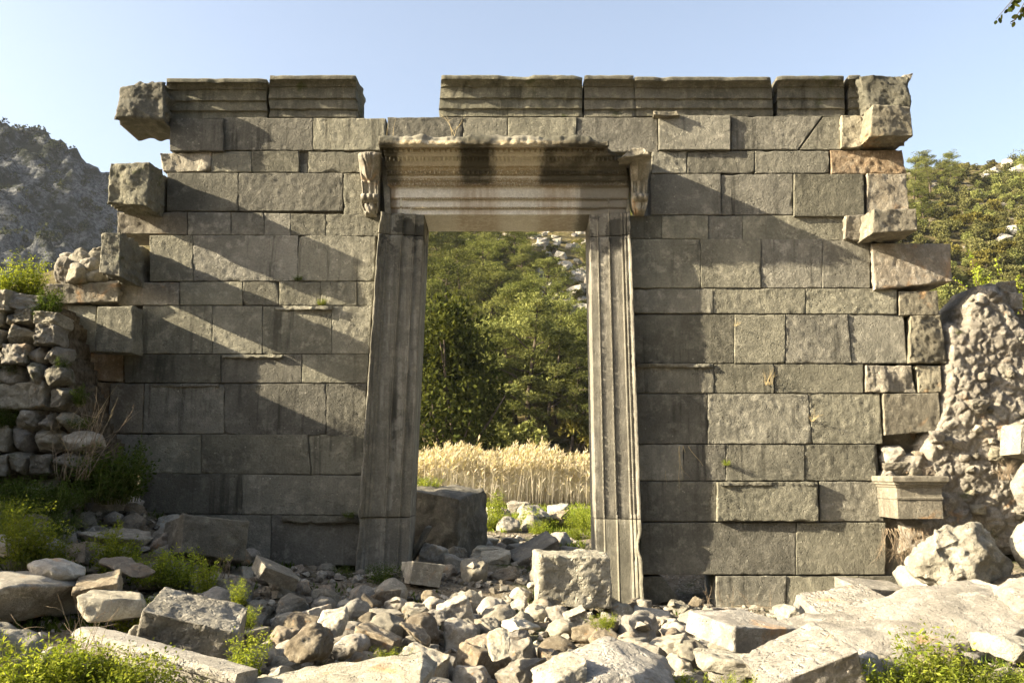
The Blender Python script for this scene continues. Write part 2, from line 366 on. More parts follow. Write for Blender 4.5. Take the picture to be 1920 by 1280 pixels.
# --- moulded blocks
def profile_block(name, rows, mat, back=.6, step=.04, rough=.004, chip=.4, caprough=.015, label=None, axis_noise=6.0):
    """rows: list of (py, Y, pxL, pxR) from bottom to top; swept along x, closed behind"""
    SEED[0] += 1; s = SEED[0]*7.7
    L = [(zof(py, Y), Y, xof(a, py, Y), xof(b, py, Y)) for py, Y, a, b in rows]
    width = max(l[3]-l[2] for l in L); n = max(4, int(width/step))
    vs, fs = [], []
    for (z, Y, a, b) in L:
        for i in range(n+1):
            u = i/n; x = a+(b-a)*u
            d = min(u, 1-u)*width
            ch = chip*max(0, n1(x*4+s, z*4, 2)-.15)*.09 + chip*max(0, n1(x*11, z*11, s)-.2)*.03
            e = max(0, 1-d/.03)*.012
            ex = caprough*n1(s, z*9, Y*9) if i in (0, n) else 0
            vs.append((x+ex, Y+ch+e-rough*fb(x*axis_noise+s, z*axis_noise, Y*4, 4), z-.3*ch+rough*.6*n1(x*8, s, z*8)))
    m = len(L); w = n+1
    for j in range(m-1):
        for i in range(n): fs.append((j*w+i, j*w+i+1, (j+1)*w+i+1, (j+1)*w+i))
    k = len(vs); top, bot = L[-1], L[0]
    for (z, a, b) in ((bot[0], bot[2], bot[3]), (top[0], top[2], top[3])):
        for i in range(w): vs.append((a+(b-a)*i/n, back, z+(.02*n1(i*.3, s, 1) if z == top[0] else 0)))
    for i in range(n):
        fs.append((k+i, k+i+1, i+1, i)); fs.append(((m-1)*w+i, (m-1)*w+i+1, k+w+i+1, k+w+i)); fs.append((k+w+i, k+w+i+1, k+i+1, k+i))
    # end caps as grids between the front profile and the back edge
    for side, i0 in ((0, 0), (1, n)):
        cols = 7; prev = [j*w+i0 for j in range(m)]
        for c in range(1, cols+1):
            t = c/cols; cur = []
            for j in range(m):
                x, y, z = vs[j*w+i0]
                if c == cols and j == 0: cur.append(k+i0); continue
                if c == cols and j == m-1: cur.append(k+w+i0); continue
                zt = z+((bot[0]+(top[0]-bot[0])*j/(m-1))-z)*t
                cur.append(len(vs)); vs.append((x+caprough*1.5*fb(y*8+t*5, z*8, s, 3), y+(back-y)*t, zt))
            for j in range(m-1):
                q = (prev[j], prev[j+1], cur[j+1], cur[j]); fs.append(q if side == 0 else q[::-1])
            prev = cur
    cx = sum(v[0] for v in vs)/len(vs); cz = L[0][0]
    me = mesh(name, [(x-cx, y, z-cz) for x, y, z in vs], fs)
    ob = link(name, me, M[mat], gate, Vector((cx, 0, cz)))
    if label: ob['label'] = label
    bm = bmesh.new(); bm.from_mesh(me); bmesh.ops.recalc_face_normals(bm, faces=bm.faces); 
    for e in bm.edges:
        if len(e.link_faces) == 2 and e.calc_face_angle() > .7: e.smooth = False
    bm.to_mesh(me); bm.free()
    return ob
def arch_rows(x0, x1, top, bot, dx0=0, dx1=0, p=0.0):
    H = bot-top; f = lambda t: bot-H*t
    pr = [(0,-.0),(.155,-.0),(.17,-.012),(.2,-.035),(.21,-.035),(.41,-.035),(.425,-.045),(.455,-.07),(.465,-.07),(.70,-.07),(.715,-.075),(.74,-.1),(.76,-.1),(.80,-.115),(.85,-.14),(.89,-.175),(.9,-.185),(.905,-.2),(.93,-.205),(.985,-.205),(1.0,-.17)]
    return [(f(t), y-p, x0+dx0*t, x1+dx1*t) for t, y in pr]
profile_block('cornice_block', arch_rows(311,500,147,222,0,-1), 'cornice', chip=.5)
profile_block('cornice_block', arch_rows(504,670,141,219,2,-3), 'cornice', chip=.4, caprough=.03)
profile_block('cornice_block', arch_rows(823,1092,141,218,4,0), 'cornice', chip=.8)
profile_block('cornice_block', arch_rows(1095,1191,141,219,1,-3), 'cornice', chip=.5)
profile_block('cornice_block', arch_rows(1191,1450,144,217,-1,-4), 'cornice', chip=.45)
profile_block('cornice_block', arch_rows(1458,1584,142,218,0,-1), 'cornice', chip=.7)
profile_block('cornice_block', arch_rows(1592,1612,141,216,0,2), 'cornice', chip=.4)
# left overhanging end of the cornice
ashlar([(222,163),(309,151),(309,226),(219,222)], .28, 'corner_block', 'cornice', rough=.026, chip=1.4, rs=5, back=.55, tilt=(.02,.0), rad=5, label='rough overhanging end of the cornice')
ashlar([(1612,142),(1703,143),(1706,201),(1630,203)], .32, 'corner_block', 'cornice', rough=.03, chip=.7, rs=13, back=.5, tilt=(0,0), rad=1.6)
ashlar([(1694,141),(1713,137),(1707,150),(1695,168)], .25, 'corner_block', 'ashlar_warm', rough=.02, chip=.8, back=.0, tilt=(0,0), step=.02)
ashlar([(1226,209),(1270,207),(1274,217),(1224,217)], .12, 'corner_block', 'ashlar_warm', rough=.02, chip=1.5, back=.2, tilt=(0,0))
# hidden heart of the wall
def boxmesh(name, x0, x1, y0, y1, z0, z1, mat, parent):
    v = [(x,y,z) for z in (z0,z1) for y in (y0,y1) for x in (x0,x1)]
    return link(name, mesh(name, v, [(0,2,3,1),(4,5,7,6),(0,1,5,4),(2,6,7,3),(0,4,6,2),(1,3,7,5)], False), M[mat], parent)
for k, (a, y0, b, y1) in enumerate(((432,236,716,402),(330,402,704,560),(300,560,690,1060),(1225,236,1560,402),(1192,402,1620,1075),(735,236,1225,262))):
    boxmesh('wall_core', xof(a,y0), xof(b,y0), .06+.003*k, .62-.003*k, zof(y1), zof(y0), 'rock_dark', gate)
# ------------------------------------------------------------------ door frame
PROF = [(0,.72),(0,.30),(0,.0),(0,-.022),(.012,-.032),(.03,-.034),(.165,-.034),(.18,-.036),(.19,-.056),(.205,-.064),(.22,-.056),(.23,-.062),(.445,-.066),(.455,-.068),(.47,-.092),(.485,-.1),(.5,-.09),(.51,-.096),(.745,-.1),(.76,-.102),(.775,-.118),(.80,-.13),(.83,-.125),(.85,-.142),(.88,-.165),(.91,-.16),(.925,-.178),(.96,-.198),(.985,-.2),(1,-.185),(1,-.12),(1,.0),(1,.72)]
def jamb(side, y_top, y_bot, name='door_jamb', broken=0.0, mat='jamb', flat=1.0):
    SEED[0] += 1; s = SEED[0]*3.3
    def xin(py): return (796+(769-796)*(py-402)/(968-402)) if side < 0 else (1105+(1116-1105)*(py-402)/(968-402))
    n = max(5, int(abs(zof(y_top)-zof(y_bot))/.04)); vs, fs = [], []
    for j in range(n+1):
        py = y_bot+(y_top-y_bot)*j/n; z = zof(py)
        xi, xo = xof(xin(py), py), xof(jx(py, side), py)
        for (u, y) in PROF:
            if 0 < u < 1 or (u == 1 and y < 0) or (u == 0 and y < .01): yy = y*flat
            else: yy = y
            x = xi+(xo-xi)*u
            ed = max(0, u-.72)/.28
            ch = ed*max(0, n1(z*2.2+s, u*2, s)-.0)*.10*broken + max(0, n1(z*6, u*9, s)-.42)*.06*min(1, broken+.2)
            if u == 0: ch = 0
            cx = -math.copysign(1, xo-xi)*ed*max(0, n1(z*3.1, s, 4))*.07*broken if u > .9 and y < .3 else 0
            rag = (.009 if u > .9 else .0018)*n1(z*14, u*11, s)
            e = .012*max(0, 1-min(j, n-j)/1.0)
            vs.append((x+cx+rag*.5, min(.72, yy+ch*(1 if yy < .1 else 0)+rag*(yy < .05)+e*(yy < .05)), z))
    w = len(PROF)
    for j in range(n):
        for i in range(w-1):
            q = (j*w+i, j*w+i+1, (j+1)*w+i+1, (j+1)*w+i); fs.append(q if side > 0 else q[::-1])
        q = (j*w+w-1, j*w, (j+1)*w, (j+1)*w+w-1); fs.append(q if side > 0 else q[::-1])
    fs.append(tuple(range(w))); fs.append(tuple(n*w+i for i in range(w)))
    me = mesh(name, vs, fs)
    bm = bmesh.new(); bm.from_mesh(me); bmesh.ops.recalc_face_normals(bm, faces=bm.faces)
    for ed in bm.edges:
        if len(ed.link_faces) == 2 and ed.calc_face_angle() > .6: ed.smooth = False
    bm.to_mesh(me); bm.free()
    return link(name, me, M[mat], gate)
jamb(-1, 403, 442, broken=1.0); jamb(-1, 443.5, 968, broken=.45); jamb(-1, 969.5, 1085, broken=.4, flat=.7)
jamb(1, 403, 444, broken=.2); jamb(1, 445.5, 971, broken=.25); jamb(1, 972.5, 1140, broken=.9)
# door head: (py, Y, left, right) from the soffit up
HEAD = [(434,.72,792,1112),(403,-.0,792,1106),(402.5,-.03,727,1178),(401,-.034,727,1178),(391,-.034,727,1178),(390,-.05,727,1178),(388,-.06,727,1178),(387,-.062,727,1178),(374,-.066,727,1178),(373,-.085,727,1178),(371,-.094,727,1178),(370,-.096,727,1178),(352,-.1,727,1178),
 (350,-.125,727,1176),(346,-.15,727,1176),(341,-.165,726,1176),(337,-.19,726,1176),(335,-.2,725,1176),(329,-.2,725,1175),(328,-.215,725,1175),(322,-.235,724,1175),(318,-.25,724,1174),(314,-.26,724,1174),(311,-.275,723,1174),(309,-.28,723,1174),(302,-.295,722,1172),(296,-.33,722,1168),(291,-.375,721,1162),(290,-.385,721,1158),(286,-.39,720,1152),(285,-.40,720,1150),(278,-.405,719,1142),(277,-.43,718,1140),(275.5,-.63,711,1140),(274,-.66,710,1138),(268,-.67,710,1132)]
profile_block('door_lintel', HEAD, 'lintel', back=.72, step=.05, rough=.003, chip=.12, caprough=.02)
# crown: broken upper edge of the door cornice
def crown():
    s = 4.4; x0, x1 = xof(710,262,-.69), xof(1142,262,-.69); n = int((x1-x0)/.022); vs, fs = [], []
    pr = [(0,-.66),(.0,-.69),(.02,-.695),(.045,-.69),(.075,-.68),(.1,-.66),(.115,-.6),(.125,-.5),(.125,-.34),(.13,-.15),(.14,.02)]
    zb = zof(271, -.7)
    for i in range(n+1):
        x = x0+(x1-x0)*i/n; u = i/n
        bite = max(0, n1(x*2.3, 0, s)+.1)*.05+max(0, n1(x*4.5, 3, s))*.05
        px = 960+x*F/11.8
        fall = smooth01(1085, 1140, px)*.11
        for j, (h, y) in enumerate(pr):
            hh = h*(1.5-1.2*min(.5, bite*2.2))-fall*(h/.12 if j < 7 else 1)*1.0 + .008*fb(x*22, h*40, s)*(j > 0)+.03*fb(x*4, h*12, s, 6)*(1 < j < 9)
            vs.append((x+.008*n1(h*30, x*20, 1), y+bite*(.6 if 1 <= j <= 6 else 0)+.03*fb(x*7, h*25, 7, 5), zb+hh+.02*n1(x*9, y*9, 2)*(j > 4)))
    w = len(pr)
    for i in range(n):
        for j in range(w-1): fs.append((i*w+j, (i+1)*w+j, (i+1)*w+j+1, i*w+j+1))
    fs.append(tuple(range(w))); fs.append(tuple(n*w+j for j in range(w))[::-1])
    return link('cornice_crown', mesh('cornice_crown', vs, fs), M['lintel'], gate)
crown()
# carved bands: dentils, egg-and-dart, bead-and-reel as small solids
def solids(name, items, mat='lintel', parent=gate):
    vs, fs = [], []
    for kind, c, (a, b, d) in items:
        k = len(vs)
        if kind == 'box':
            for sz in (-1,1):
                for sy in (-1,1):
                    for sx in (-1,1): vs.append((c[0]+sx*a, c[1]+sy*b, c[2]+sz*d))
            fs += [tuple(k+i for i in f) for f in ((0,2,3,1),(4,5,7,6),(0,1,5,4),(2,6,7,3),(0,4,6,2),(1,3,7,5))]
        else:
            nl, nr = 8, 5
            for r_ in range(nr):
                ph = math.pi*(r_+.5)/nr-math.pi/2
                for l in range(nl):
                    th = 2*math.pi*l/nl; vs.append((c[0]+a*math.cos(ph)*math.cos(th), c[1]+b*math.cos(ph)*math.sin(th), c[2]+d*math.sin(ph)))
            for r_ in range(nr-1):
                for l in range(nl): fs.append((k+r_*nl+l, k+r_*nl+(l+1)%nl, k+(r_+1)*nl+(l+1)%nl, k+(r_+1)*nl+l))
            fs.append(tuple(k+l for l in range(nl))[::-1]); fs.append(tuple(k+(nr-1)*nl+l for l in range(nl)))
    return link(name, mesh(name, vs, fs, False), M[mat], parent)
rr = random.Random(3)
def band(px0, px1, py, Y, step, fn):
    xa, xb = xof(px0, py, Y), xof(px1, py, Y); out = [('box', ((xa+xb)/2, Y+.012, zof(py, Y)), ((xb-xa)/2, .012, .006))]; z = zof(py, Y); x = xof(px0, py, Y); x1 = xof(px1, py, Y); i = 0
    while x < x1:
        if rr.random() > .06: out += fn(x, Y, z, i)
        x += step; i += 1
    return out
solids('dentil_band', band(722,1138,281.5,-.43,.078, lambda x,Y,z,i: [('box',(x,Y+.0,z),(.024,.035,.026))]))
solids('leaf_band', band(724,1166,297,-.335,.062, lambda x,Y,z,i: [('ell',(x,Y,z),(.022,.022,.05))]))
solids('egg_band', band(726,1172,323.5,-.243,.072, lambda x,Y,z,i: [('ell',(x,Y,z),(.022,.018,.03)),('box',(x+.036,Y-.002,z),(.004,.014,.028))])
   + band(726,1172,313,-.268,.04, lambda x,Y,z,i: [('ell',(x,Y,z),(.015,.014,.011))]))
solids('egg_band', band(728,1174,345.5,-.155,.055, lambda x,Y,z,i: [('ell',(x,Y,z),(.019,.016,.022)),('box',(x+.027,Y,z),(.004,.012,.02))])
   + band(728,1174,338,-.19,.042, lambda x,Y,z,i: [('ell',(x,Y,z),(.014,.013,.012))]))
bead = lambda x,Y,z,i: [('ell',(x,Y,z),(.021,.014,.0145))] if i%3 == 0 else [('box',(x,Y,z),(.005,.011,.013))]
def vbeads(px, pya, pyb, Y):
    out = []; z = zof(pya,Y); i = 0
    while z > zof(pyb,Y): out += [('ell' if i%3 == 0 else 'box',(xof(px,pya,Y),Y,z),(.012,.012,.018 if i%3 == 0 else .005))]; z -= .029; i += 1
    return out
solids('bead_band', band(753,1140,372,-.098,.03, bead)+band(771,1122,389.5,-.064,.03, bead)+vbeads(752,374,401,-.098)+vbeads(770,392,401,-.064)+vbeads(1141,374,401,-.098))
def jamb_beads(side):
    out = []
    for u, Y in ((.205,-.066),(.485,-.102)):
        py = 447; i = 0
        while py < 965:
            xi = 1105+(1116-1105)*(py-402)/566; px = xi+(jx(py,1)-xi)*u
            out.append(('box', (xof(px,py,Y),Y+.009,zof(py,Y)), (.006,.009,.0165)))
            if rr.random() > .1: out.append(('ell' if i%3 == 0 else 'box', (xof(px,py,Y),Y,zof(py,Y)), (.011,.010,.02 if i%3 == 0 else .006)))
            py += 3.9; i += 1
    for k in range(150):
        py = 447+k*3.45; xi = 1105+(1116-1105)*(py-402)/566
        for u, Y in ((.815,-.128),(.895,-.162)):
            out.append(('box', (xof(xi+(jx(py,1)-xi)*u,py,Y),Y+.011,zof(py,Y)), (.006,.01,.0145)))
            if rr.random() > .12: out.append(('ell', (xof(xi+(jx(py,1)-xi)*u,py,Y),Y,zof(py,Y)), (.013,.012,.009)))
    return out
solids('jamb_beading', jamb_beads(1), 'jamb')
# ------------------------------------------------------------------ consoles: scrolled brackets with an acanthus leaf
def console(px0, px1, ytop, ybot, damage):
    s = px0*.1; nu, nv = 30, 64; vs, fs = [], []
    xa, xb = xof(px0, 340, -.2), xof(px1, 340, -.2); W = xb-xa; xc = (xa+xb)/2
    zt, zb = zof(ytop,-.3), zof(ybot,-.15)
    def depth(v):
        key = [(0,.36),(.03,.43),(.08,.46),(.14,.44),(.25,.36),(.38,.27),(.5,.21),(.6,.185),(.655,.18),(.67,.225),(.70,.265),(.745,.27),(.78,.24),(.80,.19),(.86,.19),(.92,.185),(.97,.15),(1,.08)]
        for (a, x), (b, y) in zip(key, key[1:]):
            if v <= b: return x+(y-x)*(v-a)/(b-a)
        return key[-1][1]
    for j in range(nv+1):
        v = j/nv; wf = 1.0 if v < .1 else 1-.22*smooth01(.1, .6, v)
        if v > .8: wf *= 1-.35*smooth01(.82, 1, v)
        for i in range(nu+1):
            u = i/nu; c = (u-.5)*2
            d = depth(v)
            if v < .44:                       # leaf: ribs fanning out from the midrib
                ang = math.atan2(c*.9, .62-v*1.15); rib = abs(math.sin(ang*5.2+.4*math.sin(v*20)))
                env = 1-.18*abs(c)**2
                lim = .44-.16*abs(c)**1.5
                if v < lim: d = d*env+.035*rib*(.4+v*1.6)*(.35+.65*min(1, abs(c)*3+.2))-.012
                else: d -= .05
                if abs(c) < .06 and v < lim: d += .014
            elif v < .66: d += -.045+.03*abs(math.cos(c*4.6))*(abs(c) < .75)+(.035 if abs(c) > .82 else 0)
            elif v < .8: d += .016*abs(math.cos(c*5.2))-.018*(abs(abs(c)-.42) < .1)
            else: d += .02*n1(c*2, v*9, s)-damage*max(0, n1(c*3, v*12, s+4))*.12
            d += .005*n1(c*6, v*20, s)
            ed = max(0, abs(c)-.88)/.12; d -= .02*ed*ed
            x = xc+c*W/2*wf+.006*n1(v*8, c, s)
            vs.append((x, -d, zt+(zb-zt)*v+(.012*n1(c*3, s, 2) if j == 0 else 0)))
    w = nu+1
    for j in range(nv):
        for i in range(nu): fs.append((j*w+i, (j+1)*w+i, (j+1)*w+i+1, j*w+i+1))
    loop = [i for i in range(w)]+[j*w+nu for j in range(1, nv+1)]+[nv*w+i for i in range(nu-1, -1, -1)]+[j*w for j in range(nv-1, 0, -1)]
    k = len(vs)
    for i in loop: vs.append((vs[i][0], .05, vs[i][2]))
    m = len(loop)
    for q in range(m): fs.append((loop[q], loop[(q+1)%m], k+(q+1)%m, k+q))
    me = mesh('console', vs, fs); bm = bmesh.new(); bm.from_mesh(me); bmesh.ops.recalc_face_normals(bm, faces=bm.faces); bm.to_mesh(me); bm.free()
    return link('console', me, M['console'], gate)
console(674, 714, 287, 402, 1.0); console(1181, 1218, 290, 400, .6)
ashlar([(713,290),(729,286),(733,401),(722,401)], .12, 'ashlar_block', rough=.006, chip=.6, back=.3, tilt=(0,0))
ashlar([(1163,294),(1185,277),(1206,276),(1221,292)], .6, 'ashlar_block', 'ashlar_warm', rough=.02, chip=1.2, back=.1, tilt=(0,0))
ashlar([(1170,300),(1182,300),(1182,401),(1176,401)], .07, 'ashlar_block', rough=.006, chip=.6, back=.3, tilt=(0,0))
# ------------------------------------------------------------------ GROUND
CTRL = np.array([(-14,-13,.9),(-8,-13,.6),(-4,-13,.3),(0,-13,.15),(4,-13,.2),(9,-13,.4),
 (-9,-8,1.0),(-5,-7,.55),(-2,-6.5,.15),(0,-6.5,.08),(2,-6.5,.12),(4,-6.5,.3),(7,-7,.5),
 (-7,-4,1.0),(-5.3,-4,.72),(-4,-4,.48),(-2,-4,.22),(0,-4,.08),(2,-4,.1),(4,-4,.2),(6,-4,.5),(8,-4,.6),(5.7,-3,.8),(5.3,-4.3,.55),
 (-9,-2,2.0),(-7.2,-2,1.5),(-6.2,-2,1.2),(-5,-2,.88),(-3.5,-2,.5),(-1.5,-2,.28),(0,-2,.2),(2,-2,0),(4,-2,.02),(6,-2,.35),(7.5,-2,.7),
 (-9,-.3,2.1),(-7,-.3,1.9),(-6,-.3,1.65),(-5.2,-.3,1.3),(-4.3,-.3,.85),(-3.2,-.3,.55),(-2.2,-.3,.45),(-1.3,-.2,.42),(0,-.2,.36),(1,-.2,.12),(1.6,-.3,-.02),(2.6,-.3,-.04),(4,-.3,-.02),(5.5,-.3,.15),(7,-.3,.6),(9,-.3,.9),
 (-1,1,.5),(0,1,.48),(1,1,.42),(-6,1.2,1.6),(-4,1.2,.9),(4,1.2,.4),(7,1.2,.8),(-9,1.2,2),(10,1.2,1),
 (-6,5,1.2),(0,5,.64),(1,4,.56),(6,5,.8),(-6,10,1),(0,9,.7),(2,9,.72),(6,10,.7),(-8,20,.5),(0,18,.42),(8,20,.5),(-10,35,.35),(0,35,.35),(10,35,.4),
 (-30,0,1.6),(-25,-20,1),(25,-20,.6),(25,0,1.2),(0,-30,.2),(-30,30,.6),(30,30,.6)])
def gz_np(X, Y):
    out = np.zeros(X.shape); flat = np.stack([X.ravel(), Y.ravel()], 1)
    res = np.empty(len(flat))
    for a in range(0, len(flat), 8000):
        d2 = ((flat[a:a+8000, None, :]-CTRL[None, :, :2])**2).sum(2)+.12
        w = d2**-2.2
        res[a:a+8000] = (w*CTRL[None, :, 2]).sum(1)/w.sum(1)
    far = np.clip((np.hypot(flat[:,0], flat[:,1])-40)/40, 0, 1)
    return (res*(1-far)+.35*far).reshape(X.shape)
def gz(x, y): return float(gz_np(np.array([x]), np.array([y]))[0])
def axis(a, b, step, far, k=1.25):
    v = list(np.arange(a, b+1e-6, step)); s = step; x = b
    while x < far: s *= k; x += s; v.append(x)
    s = step; x = a
    while x > -far: s *= k; x -= s; v.insert(0, x)
    return np.array(v)
def sheet(name, xs, ys, Z, mat):
    nx, ny = len(xs), len(ys); X, Y = np.meshgrid(xs, ys)
    V = np.stack([X, Y, Z], -1).reshape(-1, 3)
    i = np.arange((ny-1)*(nx-1)); r, c = i//(nx-1), i%(nx-1); a = r*nx+c
    Fq = np.stack([a, a+1, a+nx+1, a+nx], 1)
    me = bpy.data.meshes.new(name); me.from_pydata(V.tolist(), [], Fq.tolist()); me.update()
    me.polygons.foreach_set('use_smooth', [True]*len(me.polygons))
    return link(name, me, mat)
xs, ys = axis(-9, 9, .11, 1500, 1.3), axis(-8.5, 12, .11, 1500, 1.3)
X, Y = np.meshgrid(xs, ys); Z = gz_np(X, Y)
near = (np.abs(X) < 12) & (np.abs(Y) < 16)
Zf = Z.copy()
for j in range(Z.shape[0]):
    for i in range(Z.shape[1]):
        if near[j, i]: Zf[j, i] += .05*fb(X[j,i]*1.7, Y[j,i]*1.7, 2, 4)
def ground_mat():
    t = NT('stony_earth'); pos = t.n('ShaderNodeNewGeometry').outputs['Position']
    a = t.noise(pos, 1.2, 6, .65); b = t.noise(pos, 9, 7, .7); c = t.noise(pos, 50, 5, .7)
    col = t.mix(t.ramp(b, .35, .65), (.13,.108,.075,1), (.27,.23,.17,1))
    v = t.n('ShaderNodeTexVoronoi', {'Vector': pos, 'Scale': 16.0}, feature='F1')
    col = t.mix(t.ramp(v.outputs[0], .18, .38, .7, 0), col, (.32,.29,.235,1))
    col = t.mix(t.ramp(a, .5, .66, 0, .8), col, (.05,.068,.018,1))
    h = t.math('ADD', t.math('MULTIPLY', b, .6), t.math('ADD', c, t.ramp(v.outputs[0], .1, .5, 1, 0)))
    bp = t.n('ShaderNodeBump', {'Height': h, 'Strength': .8, 'Distance': .05})
    return t.out(t.n('ShaderNodeBsdfPrincipled', {'Base Color': col, 'Roughness': .97, 'Normal': bp.outputs[0], 'Specular IOR Level': .1}).outputs[0])
tag(sheet('ground', xs, ys, Zf, ground_mat()), kind='structure')
# ------------------------------------------------------------------ ROCKS
def rock_mesh(name, seed, kind='angular', cuts=3, dims=(1,1,1), detail=1.0):
    r = random.Random(seed); bm = bmesh.new()
    if kind == 'block':
        for sx in (-.5,.5):
            for sy in (-.5,.5):
                for sz in (-.5,.5):
                    P = Vector((sx, sy, sz)); k = r.choice([0,0,1,2])
                    j = lambda a: r.uniform(-a, a)
                    P = P+Vector((j(.04), j(.04), j(.04)))
                    if k == 0: bm.verts.new(P)
                    else:
                        for ax in range(3):
                            Q = P.copy(); Q[ax] *= 1-r.uniform(.06,.22); bm.verts.new(Q)
    else:
        e = {'angular': .62, 'round': 1.0, 'slab': .55}[kind]; n = {'angular': 15, 'round': 34, 'slab': 14}[kind]
        for _ in range(n):
            v = Vector((r.gauss(0,1), r.gauss(0,1), r.gauss(0,1))).normalized()
            v = Vector([math.copysign(abs(c)**e, c) for c in v])*r.uniform(.40,.5)
            if kind == 'slab': v.z *= .9 if abs(v.z) < .3 else .75
            bm.verts.new(v)
    bmesh.ops.convex_hull(bm, input=bm.verts)
    bmesh.ops.delete(bm, geom=[v for v in bm.verts if not v.link_faces], context='VERTS')
    bmesh.ops.dissolve_limit(bm, angle_limit=.12, verts=bm.verts, edges=bm.edges)
    bmesh.ops.triangulate(bm, faces=bm.faces)
    for _ in range(2 if kind != 'round' else 1):
        long = [ed for ed in bm.edges if ed.calc_length() > .3]
        if long: bmesh.ops.subdivide_edges(bm, edges=long, cuts=1); bmesh.ops.triangulate(bm, faces=bm.faces)
    bmesh.ops.subdivide_edges(bm, edges=bm.edges, cuts=cuts, use_grid_fill=True)
    bmesh.ops.triangulate(bm, faces=bm.faces)
    for _ in range({'angular': 4, 'round': 5, 'slab': 3, 'block': 2}[kind]):
        bmesh.ops.smooth_vert(bm, verts=bm.verts, factor=.5, use_axis_x=True, use_axis_y=True, use_axis_z=True)
    xs_ = [[v.co[a] for v in bm.verts] for a in range(3)]
    ext = [max(x)-min(x) for x in xs_]; mid = [(max(x)+min(x))/2 for x in xs_]
    for v in bm.verts: v.co = Vector([(v.co[a]-mid[a])/ext[a]*dims[a] for a in range(3)])
    bm.normal_update(); s = seed*3.1; D = sum(dims)/3
    f = 1/D
    for v in bm.verts:
        c = v.co*f
        a = .05*fb(c.x*2.2+s, c.y*2.2, c.z*2.2, 3)+.022*fb(c.x*7+s, c.y*7, c.z*7, 5)
        a -= .05*max(0, n1(c.x*3.1, c.y*3.1+s, c.z*3.1)-.25)
        v.co += v.normal*a*D*detail
    for fc in bm.faces: fc.smooth = True
    me = bpy.data.meshes.new(name); bm.to_mesh(me); bm.free()
    return me
PX = lambda w, Y: w/F*(Y+12.5)
def bigrock(name, box, Y, depth, kind, mat, label, cat, rot=(0,0,0), seed=None, cuts=6, detail=1.0, grow=1.06, group=None, hgt=None):
    x0, y0, x1, y1 = box; c = at((x0+x1)/2, (y0+y1)/2, Y)
    seed = seed or int(x0*3+y0)+5
    a = math.radians(rot[1]); w, h = PX(x1-x0, Y), PX(y1-y0, Y)
    ca, sa = abs(math.cos(a)), abs(math.sin(a))
    if abs(ca*ca-sa*sa) > .2:
        w, h = max(.3*w, (w*ca-h*sa)/(ca*ca-sa*sa)), max(.3*h, (h*ca-w*sa)/(ca*ca-sa*sa))
    h = hgt or max(.1, h-.13*depth)
    me = rock_mesh(name, seed, kind, cuts, (w*grow, depth, h*grow), detail)
    o = link(name, me, M[mat], None, c); o.rotation_euler = [math.radians(v) for v in rot]
    tag(o, label, cat, group)
    FOOT.append((c.x, c.y, w*.5, depth*.5)); return o
FOOT = []
BR = bigrock
LAND = []   # landmarks (x, y, phrase)
def K(phrase, *a, **k):
    o = BR(*a, **k); LAND.append((o.location.x, o.location.y, phrase)); return o
K('the smooth grey boulder', 'boulder', (-70,1046,146,1200), -4.6, 1.5, 'slab', 'rock', 'broad smooth grey boulder with a brown front face at the left edge', 'boulder', (0,10,0), seed=21, detail=.5)
K('the pale leaning boulder', 'boulder', (-60,1165,76,1330), -6.2, .8, 'angular', 'rock_pale', 'pale leaning boulder in the bottom left corner behind green weeds', 'boulder', (0,18,20), seed=22)
K('the blunt stone at the left edge', 'boulder', (-40,988,78,1050), -3.6, .8, 'angular', 'rock', 'blunt grey stone at the left edge above the smooth boulder', 'boulder', (0,8,10), seed=23)
K('the oblong stone', 'boulder', (56,1040,160,1098), -4.2, .6, 'round', 'rock', 'oblong rounded grey stone right behind the smooth boulder', 'boulder', (0,6,0), seed=24)
K('the drum shaped stone', 'boulder', (146,1076,222,1134), -4.4, .5, 'block', 'rock_brown', 'short drum shaped pitted stone right of the smooth boulder', 'boulder', (8,-8,20), seed=25)
K('the flat grey slab', 'stone_slab', (158,1098,278,1172), -4.7, .7, 'slab', 'rock', 'flat grey slab lying between the drum shaped stone and the tooled block', 'stone slab', (0,6,15), seed=26, detail=.6)
K('the pitted brown stone', 'boulder', (188,1040,296,1092), -3.6, .5, 'angular', 'rock_brown', 'pitted brown stone with a round hollow among left hand weeds', 'boulder', (0,10,-10), seed=27)
K('the tooled block', 'ashlar_stone', (278,1114,457,1236), -5.2, .6, 'block', 'rock_tool', 'squared point-tooled block tilted down to the right in the left foreground', 'stone block', (10,15,9), seed=31, cuts=12, detail=.6)
K('the dark leaning block', 'ashlar_stone', (322,962,448,1066), -1.5, 1.0, 'block', 'rock_dark', 'large dark squared block leaning against the foot of the left wall', 'stone block', (-10,9,32), seed=32, cuts=8, detail=.7)
K('the flat stone on the heap', 'stone_slab', (166,984,287,1034), -2.1, .7, 'slab', 'rock', 'flat bluish grey slab on top of the heap at left', 'stone slab', (6,6,0), seed=33, detail=.7)
K('the wedge of stone', 'boulder', (478,1046,554,1104), -2.6, .5, 'block', 'rock', 'angular grey wedge lying in front of the left wall foot', 'boulder', (10,22,30), seed=34, detail=.5)
K('the block behind the threshold', 'ashlar_stone', (752,906,897,1044), 1.9, 1.1, 'block', 'rock_dark', 'huge dark squared block standing behind the left door jamb', 'stone block', (6,6,-22), seed=35, cuts=8, detail=.8)
K('the slab inside the left jamb', 'stone_slab', (762,985,808,1062), .75, .5, 'angular', 'rock_dark', 'dark wedge shaped slab propped inside the left door jamb', 'stone slab', (0,30,0), seed=36, detail=.5)
